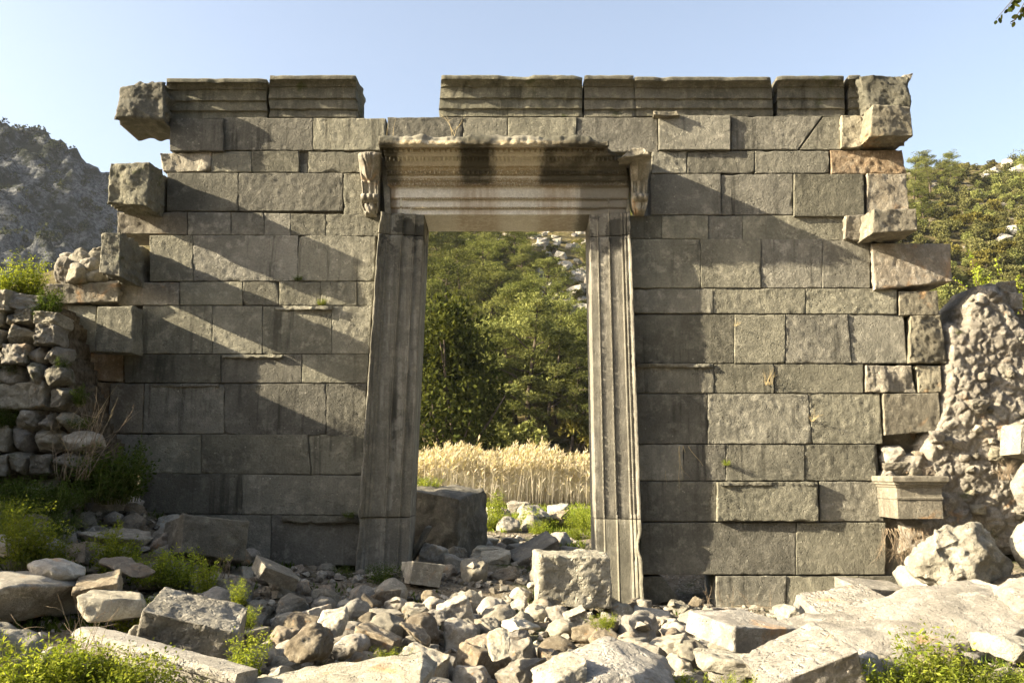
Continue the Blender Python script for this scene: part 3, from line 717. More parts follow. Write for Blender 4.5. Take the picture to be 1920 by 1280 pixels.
K('the tipped slab in the doorway', 'stone_slab', (958,1000,1046,1068), 1.1, .7, 'block', 'rock_dark', 'tipped grey slab lying in the middle of the doorway', 'stone slab', (10,-28,10), seed=37, detail=.5)
K('the stone on the threshold', 'ashlar_stone', (757,1048,822,1104), -.9, .5, 'block', 'rock', 'small squared grey stone right in front of the left door jamb', 'stone block', (-6,10,24), seed=38, detail=.5)
K('the rough pale cube', 'ashlar_stone', (1005,1029,1135,1134), -1.6, .8, 'block', 'rock_tool', 'rough pale cube of stone with broken corners before the right door jamb', 'stone block', (0,2,4), seed=39, cuts=10, detail=.8)
K('the drum in the foreground', 'boulder', (1035,1186,1262,1350), -6.0, 1.2, 'round', 'rock_tool', 'big round-topped tooled stone at the bottom centre right', 'boulder', (0,14,-20), seed=41, cuts=8, detail=.5)
K('the shattered white stone', 'boulder', (985,1220,1105,1320), -6.3, .6, 'angular', 'rock_pale', 'shattered white stone against the left side of the round-topped stone', 'boulder', (0,-20,10), seed=42)
K('the long pale block', 'stone_slab', (380,1243,796,1345), -6.3, .75, 'block', 'rock_pale', 'long pale slab lying along the bottom edge left of centre', 'stone slab', (6,-8,2), seed=43, cuts=12, detail=.7)
K('the white block', 'ashlar_stone', (1316,1145,1462,1216), -4.6, .7, 'block', 'rock_pale', 'white block with a grey shaded right end in the right foreground', 'stone block', (6,5,28), seed=44, detail=.4)
K('the upright white shard', 'boulder', (1452,1126,1508,1184), -3.6, .3, 'angular', 'rock_pale', 'upright white shard standing right of the white block', 'boulder', (0,10,10), seed=45)
K('the pecked slab', 'stone_slab', (1516,1108,1662,1172), -3.4, .8, 'block', 'rock_tool', 'grey pecked slab behind the long flat slab at right', 'stone slab', (12,-8,8), seed=46, detail=.5)
K('the white slab', 'stone_slab', (1580,1084,1692,1126), -2.6, .5, 'block', 'rock_pale', 'thin white slab resting behind the pecked slab', 'stone slab', (8,6,12), seed=47, detail=.4)
K('the pointed white stone', 'boulder', (1680,1056,1738,1130), -2.4, .5, 'angular', 'rock_pale', 'pointed white stone leaning on the great white boulder', 'boulder', (0,-25,0), seed=48)
K('the great white boulder', 'boulder', (1716,978,1892,1124), -2.9, .7, 'round', 'rock_pale', 'great round white boulder with hollows in its broken upper edge', 'boulder', (0,0,10), seed=49, cuts=10, detail=2.2)
K('the long flat slab', 'stone_slab', (1405,1108,1935,1262), -4.3, 1.3, 'slab', 'rock_pale', 'very long flat pale slab sloping down to the left in the right foreground', 'stone slab', (15,-9,0), seed=50, cuts=12, detail=.7, hgt=.42)
K('the pitted slab', 'stone_slab', (1412,1186,1592,1330), -6.0, .7, 'block', 'rock_tool', 'thick pitted slab tilted up to the right at the bottom edge', 'stone slab', (8,-20,2), seed=51, cuts=10, detail=.6)
K('the low white stone', 'boulder', (1310,1215,1480,1275), -5.6, .6, 'slab', 'rock_pale', 'low broad white stone left of the pitted slab', 'boulder', (0,4,0), seed=52)
K('the rounded boulder at the right edge', 'boulder', (1880,1075,1990,1185), -4.4, .8, 'round', 'rock_pale', 'rounded white boulder cut by the right edge beside the long slab', 'boulder', (0,0,0), seed=53)
BR('boulder', (1893,950,1990,1092), -3.0, .6, 'round', 'rock_pale', 'tall pale boulder standing at the right edge above a rounded one', 'boulder', (0,12,0), seed=54)
BR('ashlar_stone', (1890,794,1960,868), -.5, .5, 'block', 'rock_tool', 'pale squared stone lodged in the rubble wall at the right edge', 'stone block', (0,10,0), seed=55, detail=.5)
BR('boulder', (1903,866,1980,962), -.9, .5, 'round', 'rock_pale', 'pale stone below the squared one at the right edge', 'boulder', (0,0,0), seed=56)
BR('boulder', (1580,1215,1640,1262), -5.5, .4, 'angular', 'rock_pale', 'white stone half hidden behind the weeds at bottom right', 'boulder', (0,0,20), seed=57)
BR('boulder', (1850,1180,1935,1240), -5.4, .5, 'angular', 'rock_pale', 'white stone behind the weeds in the bottom right corner', 'boulder', (0,0,20), seed=58)
BR('boulder', (1288,1112,1318,1142), -2.2, .25, 'angular', 'rock_brown', 'small orange brown stone near the foot of the right wall', 'boulder', (0,20,20), seed=59)
K('the hollow stone', 'boulder', (545,1168,620,1238), -5.3, .5, 'round', 'rock_brown', 'dark hollowed brown stone in the left centre of the rubble', 'boulder', (10,0,0), seed=60, detail=1.5)
K('the humped stone', 'boulder', (596,1136,656,1198), -4.9, .45, 'angular', 'rock', 'humped pale grey stone standing right of the tooled block', 'boulder', (0,-10,0), seed=61)
K('the leaning wedge', 'boulder', (742,1158,810,1212), -4.6, .45, 'angular', 'rock_brown', 'leaning tan wedge of stone at the middle of the rubble', 'boulder', (0,26,10), seed=62)
K('the tall grey lump', 'boulder', (905,1172,965,1236), -5.4, .4, 'angular', 'rock', 'tall grey lump of stone left of the shattered white one', 'boulder', (0,-18,0), seed=63)
K('the big angular stone', 'boulder', (938,1144,1010,1196), -4.6, .5, 'angular', 'rock', 'big angular tan stone in front of the rough pale cube', 'boulder', (0,18,-10), seed=64)
# moulded fragments
def frag(name, pts, prof, mat, label, cat):
    """moulded bar: prof (across, up) swept from A to B"""
    A, B = pts; d = (B-A).normalized(); side = d.cross(Vector((0,0,1))).normalized(); up = side.cross(d)
    n = max(8, int((B-A).length/.05)); vs, fs = [], []; w = len(prof)
    for i in range(n+1):
        P = A.lerp(B, i/n)
        for k, (a, b) in enumerate(prof):
            q = P+side*a+up*b; j = .012*fb(q.x*8, q.y*8, q.z*8, 4)+ (-.05*max(0, n1(q.x*4, q.y*4, k*.3)-.3))
            vs.append(q+side*j+up*j)
    for i in range(n):
        for k in range(w): fs.append((i*w+k, i*w+(k+1)%w, (i+1)*w+(k+1)%w, (i+1)*w+k))
    fs.append(tuple(range(w))[::-1]); fs.append(tuple(n*w+k for k in range(w)))
    c = sum(vs, Vector())/len(vs)
    me = mesh(name, [v-c for v in vs], fs, True); bm = bmesh.new(); bm.from_mesh(me); bmesh.ops.recalc_face_normals(bm, faces=bm.faces)
    for e in bm.edges:
        if len(e.link_faces) == 2 and e.calc_face_angle() > .6: e.smooth = False
    bm.to_mesh(me); bm.free()
    return tag(link(name, me, M[mat], None, c), label, cat)
frag('moulding_fragment', (at(168,1192,-5.6), at(470,1276,-6.2)), [(-.1,-.25),(.1,-.25),(.1,-.1),(.115,-.085),(.115,-.05),(.135,-.04),(.14,-.005),(.165,.01),(.175,.045),(.155,.08),(.09,.085),(-.06,.07)], 'rock_pale', 'long pale moulded cornice fragment lying in front of the tooled block', 'moulding')
LAND.append((-2.6, -5.9, 'the moulded fragment'))
# moulded anta capital projecting at the right end
capp = empty('anta_capital', at(1710,972,-.5), 'pale moulded capital block sticking out of the rubble at the right wall end', 'capital')
def capital():
    P = .62; x0, x1 = xof(1682,930,-P), xof(1766,930,-P); xb = xof(1662,930,0); zt, zb = zof(892,-P), zof(972,-P); H = zt-zb
    prof = [(0,0),(.44,0),(.455,.012),(.5,.012),(.515,.0),(.72,.0),(.74,.015),(.78,.02),(.80,.045),(.85,.05),(.87,.075),(.96,.08),(1,.07)]
    vs, fs = [], []; m = 26
    base = []
    for i in range(m+1):
        t = i/m
        base.append((x0, .05-(P+.05)*t, -1, 0))
    for i in range(m+1):
        t = i/m; base.append((x0+(x1-x0)*t, -P, 0, -1))
    for i in range(m//2+1):
        t = i/(m//2); base.append((x1, -P+(P+.05)*t, 1, 0))
    w = len(base)
    for (v, o) in prof:
        for (x, y, nx, ny) in base:
            j = .006*fb(x*9, y*9, v*6, 4)-.05*max(0, n1(x*5, y*5, v*4)-.4)
            vs.append(Vector((x+nx*(o+j), y+ny*(o+j), zb+H*v)))
    # sharpen corners: shift corner verts diagonally
    for k, (v, o) in enumerate(prof):
        for idx in (m, m+1): vs[k*w+idx] = Vector((x0-o, -P-o, zb+H*v))
        for idx in (2*m+1, 2*m+2): vs[k*w+idx] = Vector((x1+o, -P-o, zb+H*v))
    for k in range(len(prof)-1):
        for i in range(w-1): fs.append((k*w+i, k*w+i+1, (k+1)*w+i+1, (k+1)*w+i))
    fs.append(tuple(range(w))); fs.append(tuple((len(prof)-1)*w+i for i in range(w)))
    return vs, fs
vs, fs = capital(); o0 = capp.location
me = mesh('moulded_block', [v-o0 for v in vs], fs); bm = bmesh.new(); bm.from_mesh(me); bmesh.ops.recalc_face_normals(bm, faces=bm.faces)
for e in bm.edges:
    if len(e.link_faces) == 2 and e.calc_face_angle() > .5: e.smooth = False
bm.to_mesh(me); bm.free()
link('moulded_block', me, M['ashlar_warm'], capp)
# ------------------------------------------------------------------ RUBBLE WALLS
def poly_in(p, poly):
    x, y = p; c = False; n = len(poly)
    for i in range(n):
        (x1, y1), (x2, y2) = poly[i], poly[(i+1)%n]
        if (y1 > y) != (y2 > y) and x < (x2-x1)*(y-y1)/(y2-y1)+x1: c = not c
    return c
def polydist(p, poly):
    best = 9e9
    for i in range(len(poly)):
        a, b = Vector(poly[i]), Vector(poly[(i+1)%len(poly)]); ab = b-a
        t = max(0, min(1, (Vector(p)-a).dot(ab)/max(1e-9, ab.length_squared))); best = min(best, (Vector(p)-(a+ab*t)).length)
    return best
VAR = {k: [rock_mesh('rubble_stone', 100+i+{'angular':0,'round':50,'slab':80,'block':120}[k], k, 4 if k != 'round' else 3, detail=1.25) for i in range(n)] for k, n in (('angular',14),('round',7),('slab',7),('block',5))}
MATV = {}
def variant(kind, i, mat):
    key = (kind, i, mat)
    if key not in MATV:
        me = VAR[kind][i].copy(); me.materials.clear(); me.materials.append(M[mat]); MATV[key] = me
    return MATV[key]
t = NT('wall_earth'); gp = t.n('ShaderNodeNewGeometry').outputs['Position']; nz = t.noise(gp, 9, 7, .7)
M['earth'] = t.out(t.n('ShaderNodeBsdfPrincipled', {'Base Color': t.mix(t.ramp(nz, .35, .65), (.06,.048,.032,1), (.15,.125,.09,1)), 'Roughness': 1.0, 'Specular IOR Level': .05, 'Normal': t.n('ShaderNodeBump', {'Height': nz, 'Strength': .9, 'Distance': .06}).outputs[0]}).outputs[0])
# left: coursed field stones in earth
LW = empty('rubble_wall', at(60,900,-1.3), 'dry rubble wall of rough field stones with weeds in it at the left edge', 'wall')
def wstone(parent, name, x0, y0, x1, y1, Y, mat, kind, r, depth=.35):
    c = at((x0+x1)/2, (y0+y1)/2, Y)
    o = link(name, variant(kind, r.randrange(len(VAR[kind])), mat), None, parent, c-parent.location)
    o.rotation_euler = (r.choice([0, math.pi])+r.uniform(-.15,.15), r.uniform(-.1,.1), r.choice([0, math.pi])+r.uniform(-.2,.2))
    o.scale = (PX(x1-x0, Y)*1.14, depth, PX(y1-y0, Y)*1.2)
    return o
LWP = [(-60,536),(0,542),(52,560),(95,560),(112,600),(118,650),(138,700),(150,760),(170,800),(185,850),(165,905),(90,900),(-60,890)]
def core(name, poly, Yf, thick, amp, mat, parent, step=.05, vor=0.0, vs_=4.0, edge=.12):
    W2 = [(at(x, y, Yf).x, at(x, y, Yf).z) for x, y in poly]
    x0, x1 = min(p[0] for p in W2), max(p[0] for p in W2); z0, z1 = min(p[1] for p in W2), max(p[1] for p in W2)
    nx, nz = int((x1-x0)/step)+2, int((z1-z0)/step)+2; idx = {}; vs, fs = [], []
    def ins(i, j):
        x, z = x0+i*step, z0+j*step
        return poly_in((x+.06*n1(z*3, x*3, 5), z+.06*n1(x*3, z*3, 8)), W2)
    cell = {(i, j) for i in range(nx) for j in range(nz) if ins(i+.5, j+.5)}
    def vert(i, j):
        if (i, j) not in idx:
            x, z = x0+i*step, z0+j*step; d = polydist((x, z), W2)
            dep = amp*fb(x*2.2, z*2.2, 3.3, 5)
            if vor:
                q = Vector((x*vs_+.5*n1(x*3, z*3, 1), z*vs_+.5*n1(x*3, z*3, 4), 2.2)); dd, pp = noise.voronoi(q); v = .55-.62*min(1, (dd[1]-dd[0])*2.6)-.5*n1(pp[0].x*7.3, pp[0].y*5.1, 3)-.45*((q.x-pp[0].x)*n1(pp[0].x*3, 1, pp[0].y)+(q.y-pp[0].y)*n1(pp[0].y*3, 4, pp[0].x))
                q2 = q*2.3; d2, p2 = noise.voronoi(q2); v2 = .5-.6*min(1, (d2[1]-d2[0])*2.5)-.4*n1(p2[0].x*7, p2[0].y*5, 1)
                dep += vor*(.55-v)+vor*.45*(.5-v2)
            y = Yf-dep+max(0, edge-d)*1.2
            idx[(i, j)] = len(vs); vs.append((x+.015*n1(x*9, z*9, 2), y, z+.015*n1(x*9, z*9, 6)))
        return idx[(i, j)]
    for (i, j) in cell: fs.append((vert(i,j), vert(i+1,j), vert(i+1,j+1), vert(i,j+1)))
    edges = {}
    for f in fs:
        for a, b in zip(f, f[1:]+f[:1]): edges[(a, b)] = 1
    bd = [(a, b) for (a, b) in edges if (b, a) not in edges]; back = {}; mid = {}
    for a, b in bd:
        for q in (a, b):
            if q not in back:
                x, y, z = vs[q]; mid[q] = len(vs); vs.append((x+.05*n1(x*5, z*5, 11), y+thick*.4, z+.06*n1(x*5, z*5, 13)))
                back[q] = len(vs); vs.append((x, Yf+thick, z))
    for a, b in bd: fs.append((b, a, mid[a], mid[b])); fs.append((mid[b], mid[a], back[a], back[b]))
    p = parent.location
    return link(name, mesh(name, [(x-p.x, y-p.y, z-p.z) for x, y, z in vs], fs), M[mat], parent)
core('earth_core', [(x-14*(x > 40), y+8) for x, y in LWP], -.98, 1.2, .12, 'earth', LW, .06, .05, 5)
r = random.Random(12)
y = 552
while y < 895:
    h = r.uniform(24, 42); x = -30+r.uniform(-30, 10)
    while x < 185:
        w = r.uniform(28, 66) if r.random() > .35 else r.uniform(18, 32)
        hh = h*r.uniform(.75, 1.1)
        if poly_in((x+w/2, y+h/2), LWP) and poly_in((x+w*.6, y+h/2), LWP):
            wstone(LW, 'field_stone', x, y+(h-hh), x+w, y+h, -1.12+r.uniform(-.06,.08), r.choice(['rubble_wall','rubble_wall','rubble_wall','rock']), r.choice(['block','angular','round']), r, .5)
        x += w+r.uniform(1, 5)
    y += h+r.uniform(0, 4)
# return of that wall, running towards the viewer outside the frame
def mound_wall():
    vs, fs = [], []; n, m = 46, 24
    for i in range(n+1):
        t = i/n; yy = -5.2+5.4*t
        top = 4.2-1.5*(1-t)**1.3+.25*n1(yy*2, 0, 3)
        for j in range(m+1):
            a = j/m; x = -9.6+ (2.1 if yy < -1 else 2.3)*a
            zz = top*min(1, 5*a, 5*(1-a)) if 0 < a < 1 else 0
            vs.append((x+.12*n1(yy*2, zz*2, 1), yy, max(.4, zz)+.12*n1(x*3, yy*3, 2)))
    w = m+1
    for i in range(n):
        for j in range(m): fs.append((i*w+j, i*w+j+1, (i+1)*w+j+1, (i+1)*w+j))
    p = LW.location
    return link('wall_return', mesh('wall_return', [(x-p.x, y-p.y, z-p.z) for x, y, z in vs], fs), M['rubble_wall'], LW)
mound_wall()
# loose core stones above the cap block at the left corner
RH = empty('rubble_core', at(150,528,.1), 'small heap of mortared stones on top of the left wall corner', 'rubble')
r = random.Random(5)
for (x0,y0,x1,y1,Y) in ((112,490,142,528,.0),(130,500,170,528,-.08),(138,478,166,505,.1),(158,488,184,515,.0),(168,478,196,508,.15),(166,508,196,530,.0),(120,480,146,500,.2),(150,474,172,492,.3),(180,470,205,500,.4),(190,500,222,530,.2),(108,505,130,530,.2)):
    wstone(RH, 'core_stone', x0-4, y0-4, x1+4, y1+4, Y, r.choice(['ashlar_warm','rubble_wall','rubble_core']), r.choice(['round','angular']), r, .35)
# right: mortared rubble core
RW = empty('rubble_wall', at(1830,960,-.1), 'lumpy mortared rubble wall core with a broken top at the right edge', 'wall')
RWP = [(1748,905),(1735,870),(1728,830),(1745,800),(1762,760),(1768,700),(1772,640),(1772,606),(1790,598),(1806,606),(1810,570),(1828,548),(1846,533),(1868,532),(1888,548),(1905,572),(1925,610),(1990,640),(1990,1040),(1690,1040),(1690,975),(1755,960)]
core('mortar_core', RWP, -.08, .9, .07, 'rubble_core', RW, .018, .05, 6.0, .12)
r = random.Random(31)
for k in range(60):
    x, y = r.uniform(1735, 1918), r.uniform(560, 1020); s = r.uniform(9, 22)+14*(r.random() < .25)*(y > 740)
    if y < 720 and r.random() < .55: continue
    if poly_in((x, y), RWP) and poly_in((x+s*.5, y), RWP) and poly_in((x-s*.5, y), RWP):
        wstone(RW, 'embedded_stone', x-s/2, y-s*.38, x+s/2, y+s*.38, -.11+r.uniform(-.03,.03), r.choice(['rubble_core','rubble_core','ashlar_warm']), r.choice(['angular','round']), r, s*.009)
core('wall_stub', [(1762,660),(1790,640),(1822,625),(1850,605),(1880,600),(1925,640),(1925,700),(1762,700)], .5, .6, .1, 'rubble_core', RW, .03, .07, 4.5, .1)
r = random.Random(62)
for row, (ya, xa, xb) in enumerate(((650,1768,1870),(628,1772,1880),(606,1784,1885),(586,1800,1885),(566,1826,1890),(548,1846,1886))):
    x = xa
    while x < xb:
        w = r.uniform(18, 34); wstone(RW, 'embedded_stone', x, ya-14, x+w, ya+12, .45+r.uniform(-.08,.1), r.choice(['rubble_core','rock','rubble_wall']), r.choice(['angular','block']), r, .4); x += w*.92
core('packed_earth', [(1645,812),(1775,800),(1775,905),(1645,905)], .22, .4, .05, 'rubble_core', RW, .05, .05, 5, .02)
core('packed_earth', [(1655,970),(1775,965),(1775,1120),(1655,1120)], .1, .4, .05, 'rubble_core', RW, .05, .04, 5, .02)
for (x0,y0,x1,y1) in ((1652,838,1692,866),(1680,852,1720,884),(1655,864,1700,890),(1702,848,1738,876),(1694,872,1726,896),(1650,882,1682,900),(1722,868,1752,900)):
    wstone(RW, 'embedded_stone', x0, y0, x1, y1, .08, r.choice(['rock','rubble_core','rock_brown']), 'angular', r, .3)
# ------------------------------------------------------------------ LOOSE RUBBLE
HX = np.arange(-9, 9, .06); HY = np.arange(-7.5, 9, .06)
HXX, HYY = np.meshgrid(HX, HY); HMAP = gz_np(HXX, HYY)
def deposit(x, y, rad, h, embed):
    i, j = int((x+9)/.06), int((y+7.5)/.06); k = max(1, int(rad*.7/.06))
    sub = HMAP[max(0,j-k):j+k+1, max(0,i-k):i+k+1]
    if not sub.size: return None
    z = float(np.percentile(sub, 55)); top = z+h*(1-embed)
    yy, xx = np.mgrid[max(0,j-k):max(0,j-k)+sub.shape[0], max(0,i-k):max(0,i-k)+sub.shape[1]]
    m = ((yy-j)**2+(xx-i)**2) <= k*k
    sub[m] = np.maximum(sub[m], top-.25*h)
    return z
for (x, y, w, d) in FOOT: pass
def blocked(x, y, r_):
    for (fx, fy, w, d) in FOOT:
        if abs(x-fx) < w*.8+r_*.25 and abs(y-fy) < d*.8+r_*.25: return True
    if -.12-r_*.5 < y < .8 and not (-1.4 < x < 1.1): return True
    return False
placed = []; cand = []
r = random.Random(77)
def try_place(x, y, s, gap=.5):
    if blocked(x, y, s): return
    for (a, b, t) in cand:
        if (a-x)**2+(b-y)**2 < (gap*(s+t)*.5)**2: return
    cand.append((x, y, s))
def vis(x, y):
    px = 960+x/(y+12.5)*1600; return -30 < px < 1950 and y > -6.9
def scatter(n, fx, fy, fs, gap):
    for _ in range(n):
        x, y = fx(), fy(); s = fs()
        if vis(x, y): try_place(x, y, s, gap)
tri = r.triangular
scatter(400, lambda: r.uniform(-3.2, 2.6), lambda: r.uniform(-6.4, -1.6), lambda: r.uniform(.24, .42), .84)
scatter(300, lambda: r.uniform(-3.6, 2.8), lambda: r.uniform(-6.4, -.3), lambda: r.uniform(.16, .28), .85)
scatter(260, lambda: r.uniform(-6.2, -3.6), lambda: r.uniform(-2.8, -.3), lambda: r.uniform(.24, .46), .8)
scatter(60, lambda: r.uniform(-5.6, -2.5), lambda: r.uniform(-3.4, -.4), lambda: r.uniform(.2, .36), .85)
scatter(70, lambda: r.uniform(1.0, 4.6), lambda: r.uniform(-5.8, -2.0), lambda: r.uniform(.2, .4), .85)
scatter(70, lambda: r.uniform(-1.3, 1.0), lambda: r.uniform(-.4, 3.2), lambda: r.uniform(.22, .48), .85)
scatter(34, lambda: r.uniform(-.6, 2.0), lambda: r.uniform(4.5, 12), lambda: r.uniform(.3, .6), .9)
scatter(30, lambda: r.uniform(3.4, 6.5), lambda: r.uniform(-6.0, -1.0), lambda: r.uniform(.2, .35), .85)
print('CAND', len(cand)); cand.sort(key=lambda c: -c[2]/(c[1]+12.5)); cand = cand[:299]; cand.sort(key=lambda c: -c[2])
used = {}
ORD = ['', 'second nearest ', 'third nearest ', 'fourth nearest ', 'fifth nearest ', 'sixth nearest ', 'seventh nearest ', 'eighth nearest ', 'ninth nearest ', 'tenth nearest ']
rub = []
for (x, y, s) in cand:
    kind = r.choice(['angular','angular','round','round','round','slab','block'])
    pm = min(1, max(0, (x+1.2)/4))
    mat = r.choices(['rock','rock_brown','rock_pale','rock_tool'], [5, 2.6, .3+2.2*pm, .6])[0]
    sc = (s*r.uniform(.95,1.25), s*r.uniform(.8,1.05), s*r.uniform(.68,.98))
    z = deposit(x, y, s*.5, sc[2], .3)
    if z is None: z = gz(x, y)
    o = link('rubble_stone', variant(kind, r.randrange(len(VAR[kind])), mat), None, None, (x, y, z+sc[2]*.24))
    o.scale = sc; o.rotation_euler = (r.uniform(-.45,.45), r.uniform(-.45,.45), r.uniform(0, 6.28))
    rub.append((o, x, y, s, kind, mat))
bins = {}
TONE = {'rock': 'grey', 'rock_brown': 'brown', 'rock_pale': 'pale', 'rock_tool': 'pecked'}
SHAPE = {'angular': 'angular', 'round': 'rounded', 'slab': 'flattish', 'block': 'squarish'}
for it in rub:
    o, x, y, s, kind, mat = it
    L = min(LAND, key=lambda l: (l[0]-x)**2+(l[1]-y)**2); dx, dy = x-L[0], y-L[1]
    side = ('right of' if dx > 0 else 'left of') if abs(dx) > abs(dy) else ('behind' if dy > 0 else 'in front of')
    bins.setdefault((TONE[mat], SHAPE[kind], side, L[2]), []).append((dx*dx+dy*dy, o))
for (tone, shape, side, ph), lst in bins.items():
    lst.sort(key=lambda t: t[0])
    for i, (_, o) in enumerate(lst):
        tag(o, f'{ORD[min(i, 9)]}{tone} {shape} rubble stone {side} {ph}', 'stone', 'loose rubble stones around the gateway')
# small chips and pebbles between them: one mass nobody could count
def pebbles(n):
    vs, fs = [], []; base = [VAR['angular'][i] for i in range(6)]
    low = []
    for s_ in range(8):
        rr_ = random.Random(s_); bm = bmesh.new()
        for _ in range(11):
            v = Vector((rr_.gauss(0,1), rr_.gauss(0,1), rr_.gauss(0,1))).normalized(); bm.verts.new(Vector([math.copysign(abs(c)**.7, c) for c in v])*.5)
        bmesh.ops.convex_hull(bm, input=bm.verts); bmesh.ops.delete(bm, geom=[v for v in bm.verts if not v.link_faces], context='VERTS')
        bm.verts.index_update(); low.append(([v.co.copy() for v in bm.verts], [tuple(v.index for v in f.verts) for f in bm.faces])); bm.free()
    c = 0
    while c < n:
        q = r.random()
        if q < .62: x, y = r.uniform(-4.2, 3.6), r.uniform(-6.6, -.15)
        elif q < .8: x, y = r.uniform(-1.4, 1.2), r.uniform(-.2, 4.5)
        elif q < .9: x, y = r.uniform(-6.6, -3), r.uniform(-3.5, -.6)
        else: x, y = r.uniform(2, 6.5), r.uniform(-6, -.3)
        if -.1 < y < .8 and not (-1.4 < x < 1.1): continue
        i, j = int((x+9)/.06), int((y+7.5)/.06)
        z = HMAP[j, i] if 0 <= j < HMAP.shape[0] and 0 <= i < HMAP.shape[1] else gz(x, y)
        z0 = gz(x, y)
        if z > z0+.2: continue
        s = .03+.11*r.random()**2
        m3 = Euler((r.uniform(0,6), r.uniform(0,6), r.uniform(0,6))).to_matrix(); V, Fc = r.choice(low); k = len(vs)
        for v in V:
            p = m3 @ v; vs.append((x+p.x*s*1.2, y+p.y*s*1.1, z+.25*s+p.z*s*.8))
        fs += [tuple(k+a for a in f) for f in Fc]; c += 1
    return tag(link('gravel', mesh('gravel', vs, fs, False), M['gravel']), kind='stuff')
t = NT('limestone_chips'); gi = t.n('ShaderNodeNewGeometry'); rnd = gi.outputs['Random Per Island']
col = t.mix(rnd, (.16,.14,.11,1), (.4,.37,.31,1)); nz = t.noise(gi.outputs['Position'], 40, 5)
col = t.mix(t.ramp(nz, .35, .65), t.mix(1.0, col, g(.6), 'MULTIPLY'), col)
M['gravel'] = t.out(t.n('ShaderNodeBsdfPrincipled', {'Base Color': col, 'Roughness': .95, 'Specular IOR Level': .15}).outputs[0])
pebbles(4200)
# ------------------------------------------------------------------ VEGETATION
NR = np.random.default_rng(11)
def cards(P, A, L, Wd, N=None):
    """diamond leaves: base P, axis A (unit), length L, width Wd"""
    n = len(P); Rv = NR.normal(size=(n,3)) if N is None else N
    S = np.cross(A, Rv); S /= np.linalg.norm(S, axis=1, keepdims=True)+1e-9
    L = np.broadcast_to(np.asarray(L, float), (n,))[:,None]; Wd = np.broadcast_to(np.asarray(Wd, float), (n,))[:,None]
    m = P+A*L*.48
    return np.stack([P, m+S*Wd*.5, P+A*L, m-S*Wd*.5], 1)
def unit(v): return v/(np.linalg.norm(v, axis=-1, keepdims=True)+1e-9)
def tube_data(pts, radii, seg=6):
    vs, fs = [], []; n = len(pts)
    for i, p in enumerate(pts):
        d = (pts[min(n-1, i+1)]-pts[max(0, i-1)]).normalized(); a = d.cross(Vector((.3,.9,.2))).normalized(); b = d.cross(a)
        for k in range(seg):
            th = 2*math.pi*k/seg; vs.append(p+(a*math.cos(th)+b*math.sin(th))*radii[i])
    for i in range(n-1):
        for k in range(seg): fs.append((i*seg+k, i*seg+(k+1)%seg, (i+1)*seg+(k+1)%seg, (i+1)*seg+k))
    fs.append(tuple(range(seg))[::-1]); fs.append(tuple((n-1)*seg+k for k in range(seg)))
    return vs, fs
def tubes(name, lst, seg=6):
    V, Fc = [], []
    for pts, rad in lst:
        v, f = tube_data(pts, rad, seg); k = len(V); V += v; Fc += [tuple(k+i for i in q) for q in f]
    return mesh(name, V, Fc)
def limb(p, d, L, r0, r_, n=5, sag=.0, wob=.15):
    pts = [p]; dd = d.normalized()
    for i in range(n):
        dd = (dd+Vector((r_.gauss(0,wob), r_.gauss(0,wob), r_.gauss(0,wob)-sag))).normalized(); pts.append(pts[-1]+dd*L/n)
    return pts, [r0*(1-.8*i/n) for i in range(n+1)]
def clump(c, r3, n, tuft, L, Wd):
    """needle or leaf tufts filling an ellipsoid shell"""
    d = unit(NR.normal(size=(n,3))); rad = NR.uniform(.35, 1, size=(n,1))**.6
    P = np.array(c)+d*rad*np.array(r3); P = np.repeat(P, tuft, 0); D = np.repeat(d, tuft, 0)
    A = unit(D*.8+NR.normal(size=P.shape)*.75+np.array([0,0,.35]))
    return cards(P, A, NR.uniform(.6, 1.2, len(P))*L, NR.uniform(.7, 1.2, len(P))*Wd)
def make_pine(seed, H, spread_=.3, nl=17, base=.3, dens=1.0):
    r_ = random.Random(seed); tr = limb(Vector((0,0,-.6)), Vector((r_.gauss(0,.06), r_.gauss(0,.06), 1)), H+.4, H*.022, r_, 8, 0, .05)
    L, Q = [tr], []
    def tp(t):
        t = t*8; i = min(7, int(t)); return tr[0][i].lerp(tr[0][i+1], t-i)
    for k in range(nl):
        t = base+(1-base)*(k+.5)/nl; az = k*2.4+r_.uniform(-.5,.5)
        shape = math.sin(min(1, (1-t)*1.25+.22)*math.pi*.55)
        l = H*spread_*shape*r_.uniform(.65, 1.2)
        li = limb(tp(min(.98, t)), Vector((math.cos(az), math.sin(az), r_.uniform(.05,.55))), l, H*.007, r_, 4, -.03, .16); L.append(li)
        for f in (.45, .75, 1.0):
            if f < .6 and r_.random() < .4: continue
            p = li[0][int(f*4)]; s = H*.05*r_.uniform(.8, 1.5)*(1.1 if f > .6 else .9)
            for _ in range(2):
                c = p+Vector((r_.gauss(0,s*.6), r_.gauss(0,s*.6), r_.gauss(.2*s,s*.3)))
                Q.append(clump(c, (s*1.25, s*1.25, s*.45), int(46*dens), 4, H*.023, H*.0062))
    Q.append(clump(tr[0][-1], (H*.05, H*.05, H*.06), int(90*dens), 4, H*.022, H*.006))
    return nquads('crown', np.concatenate(Q)), tubes('trunk', L, 5)
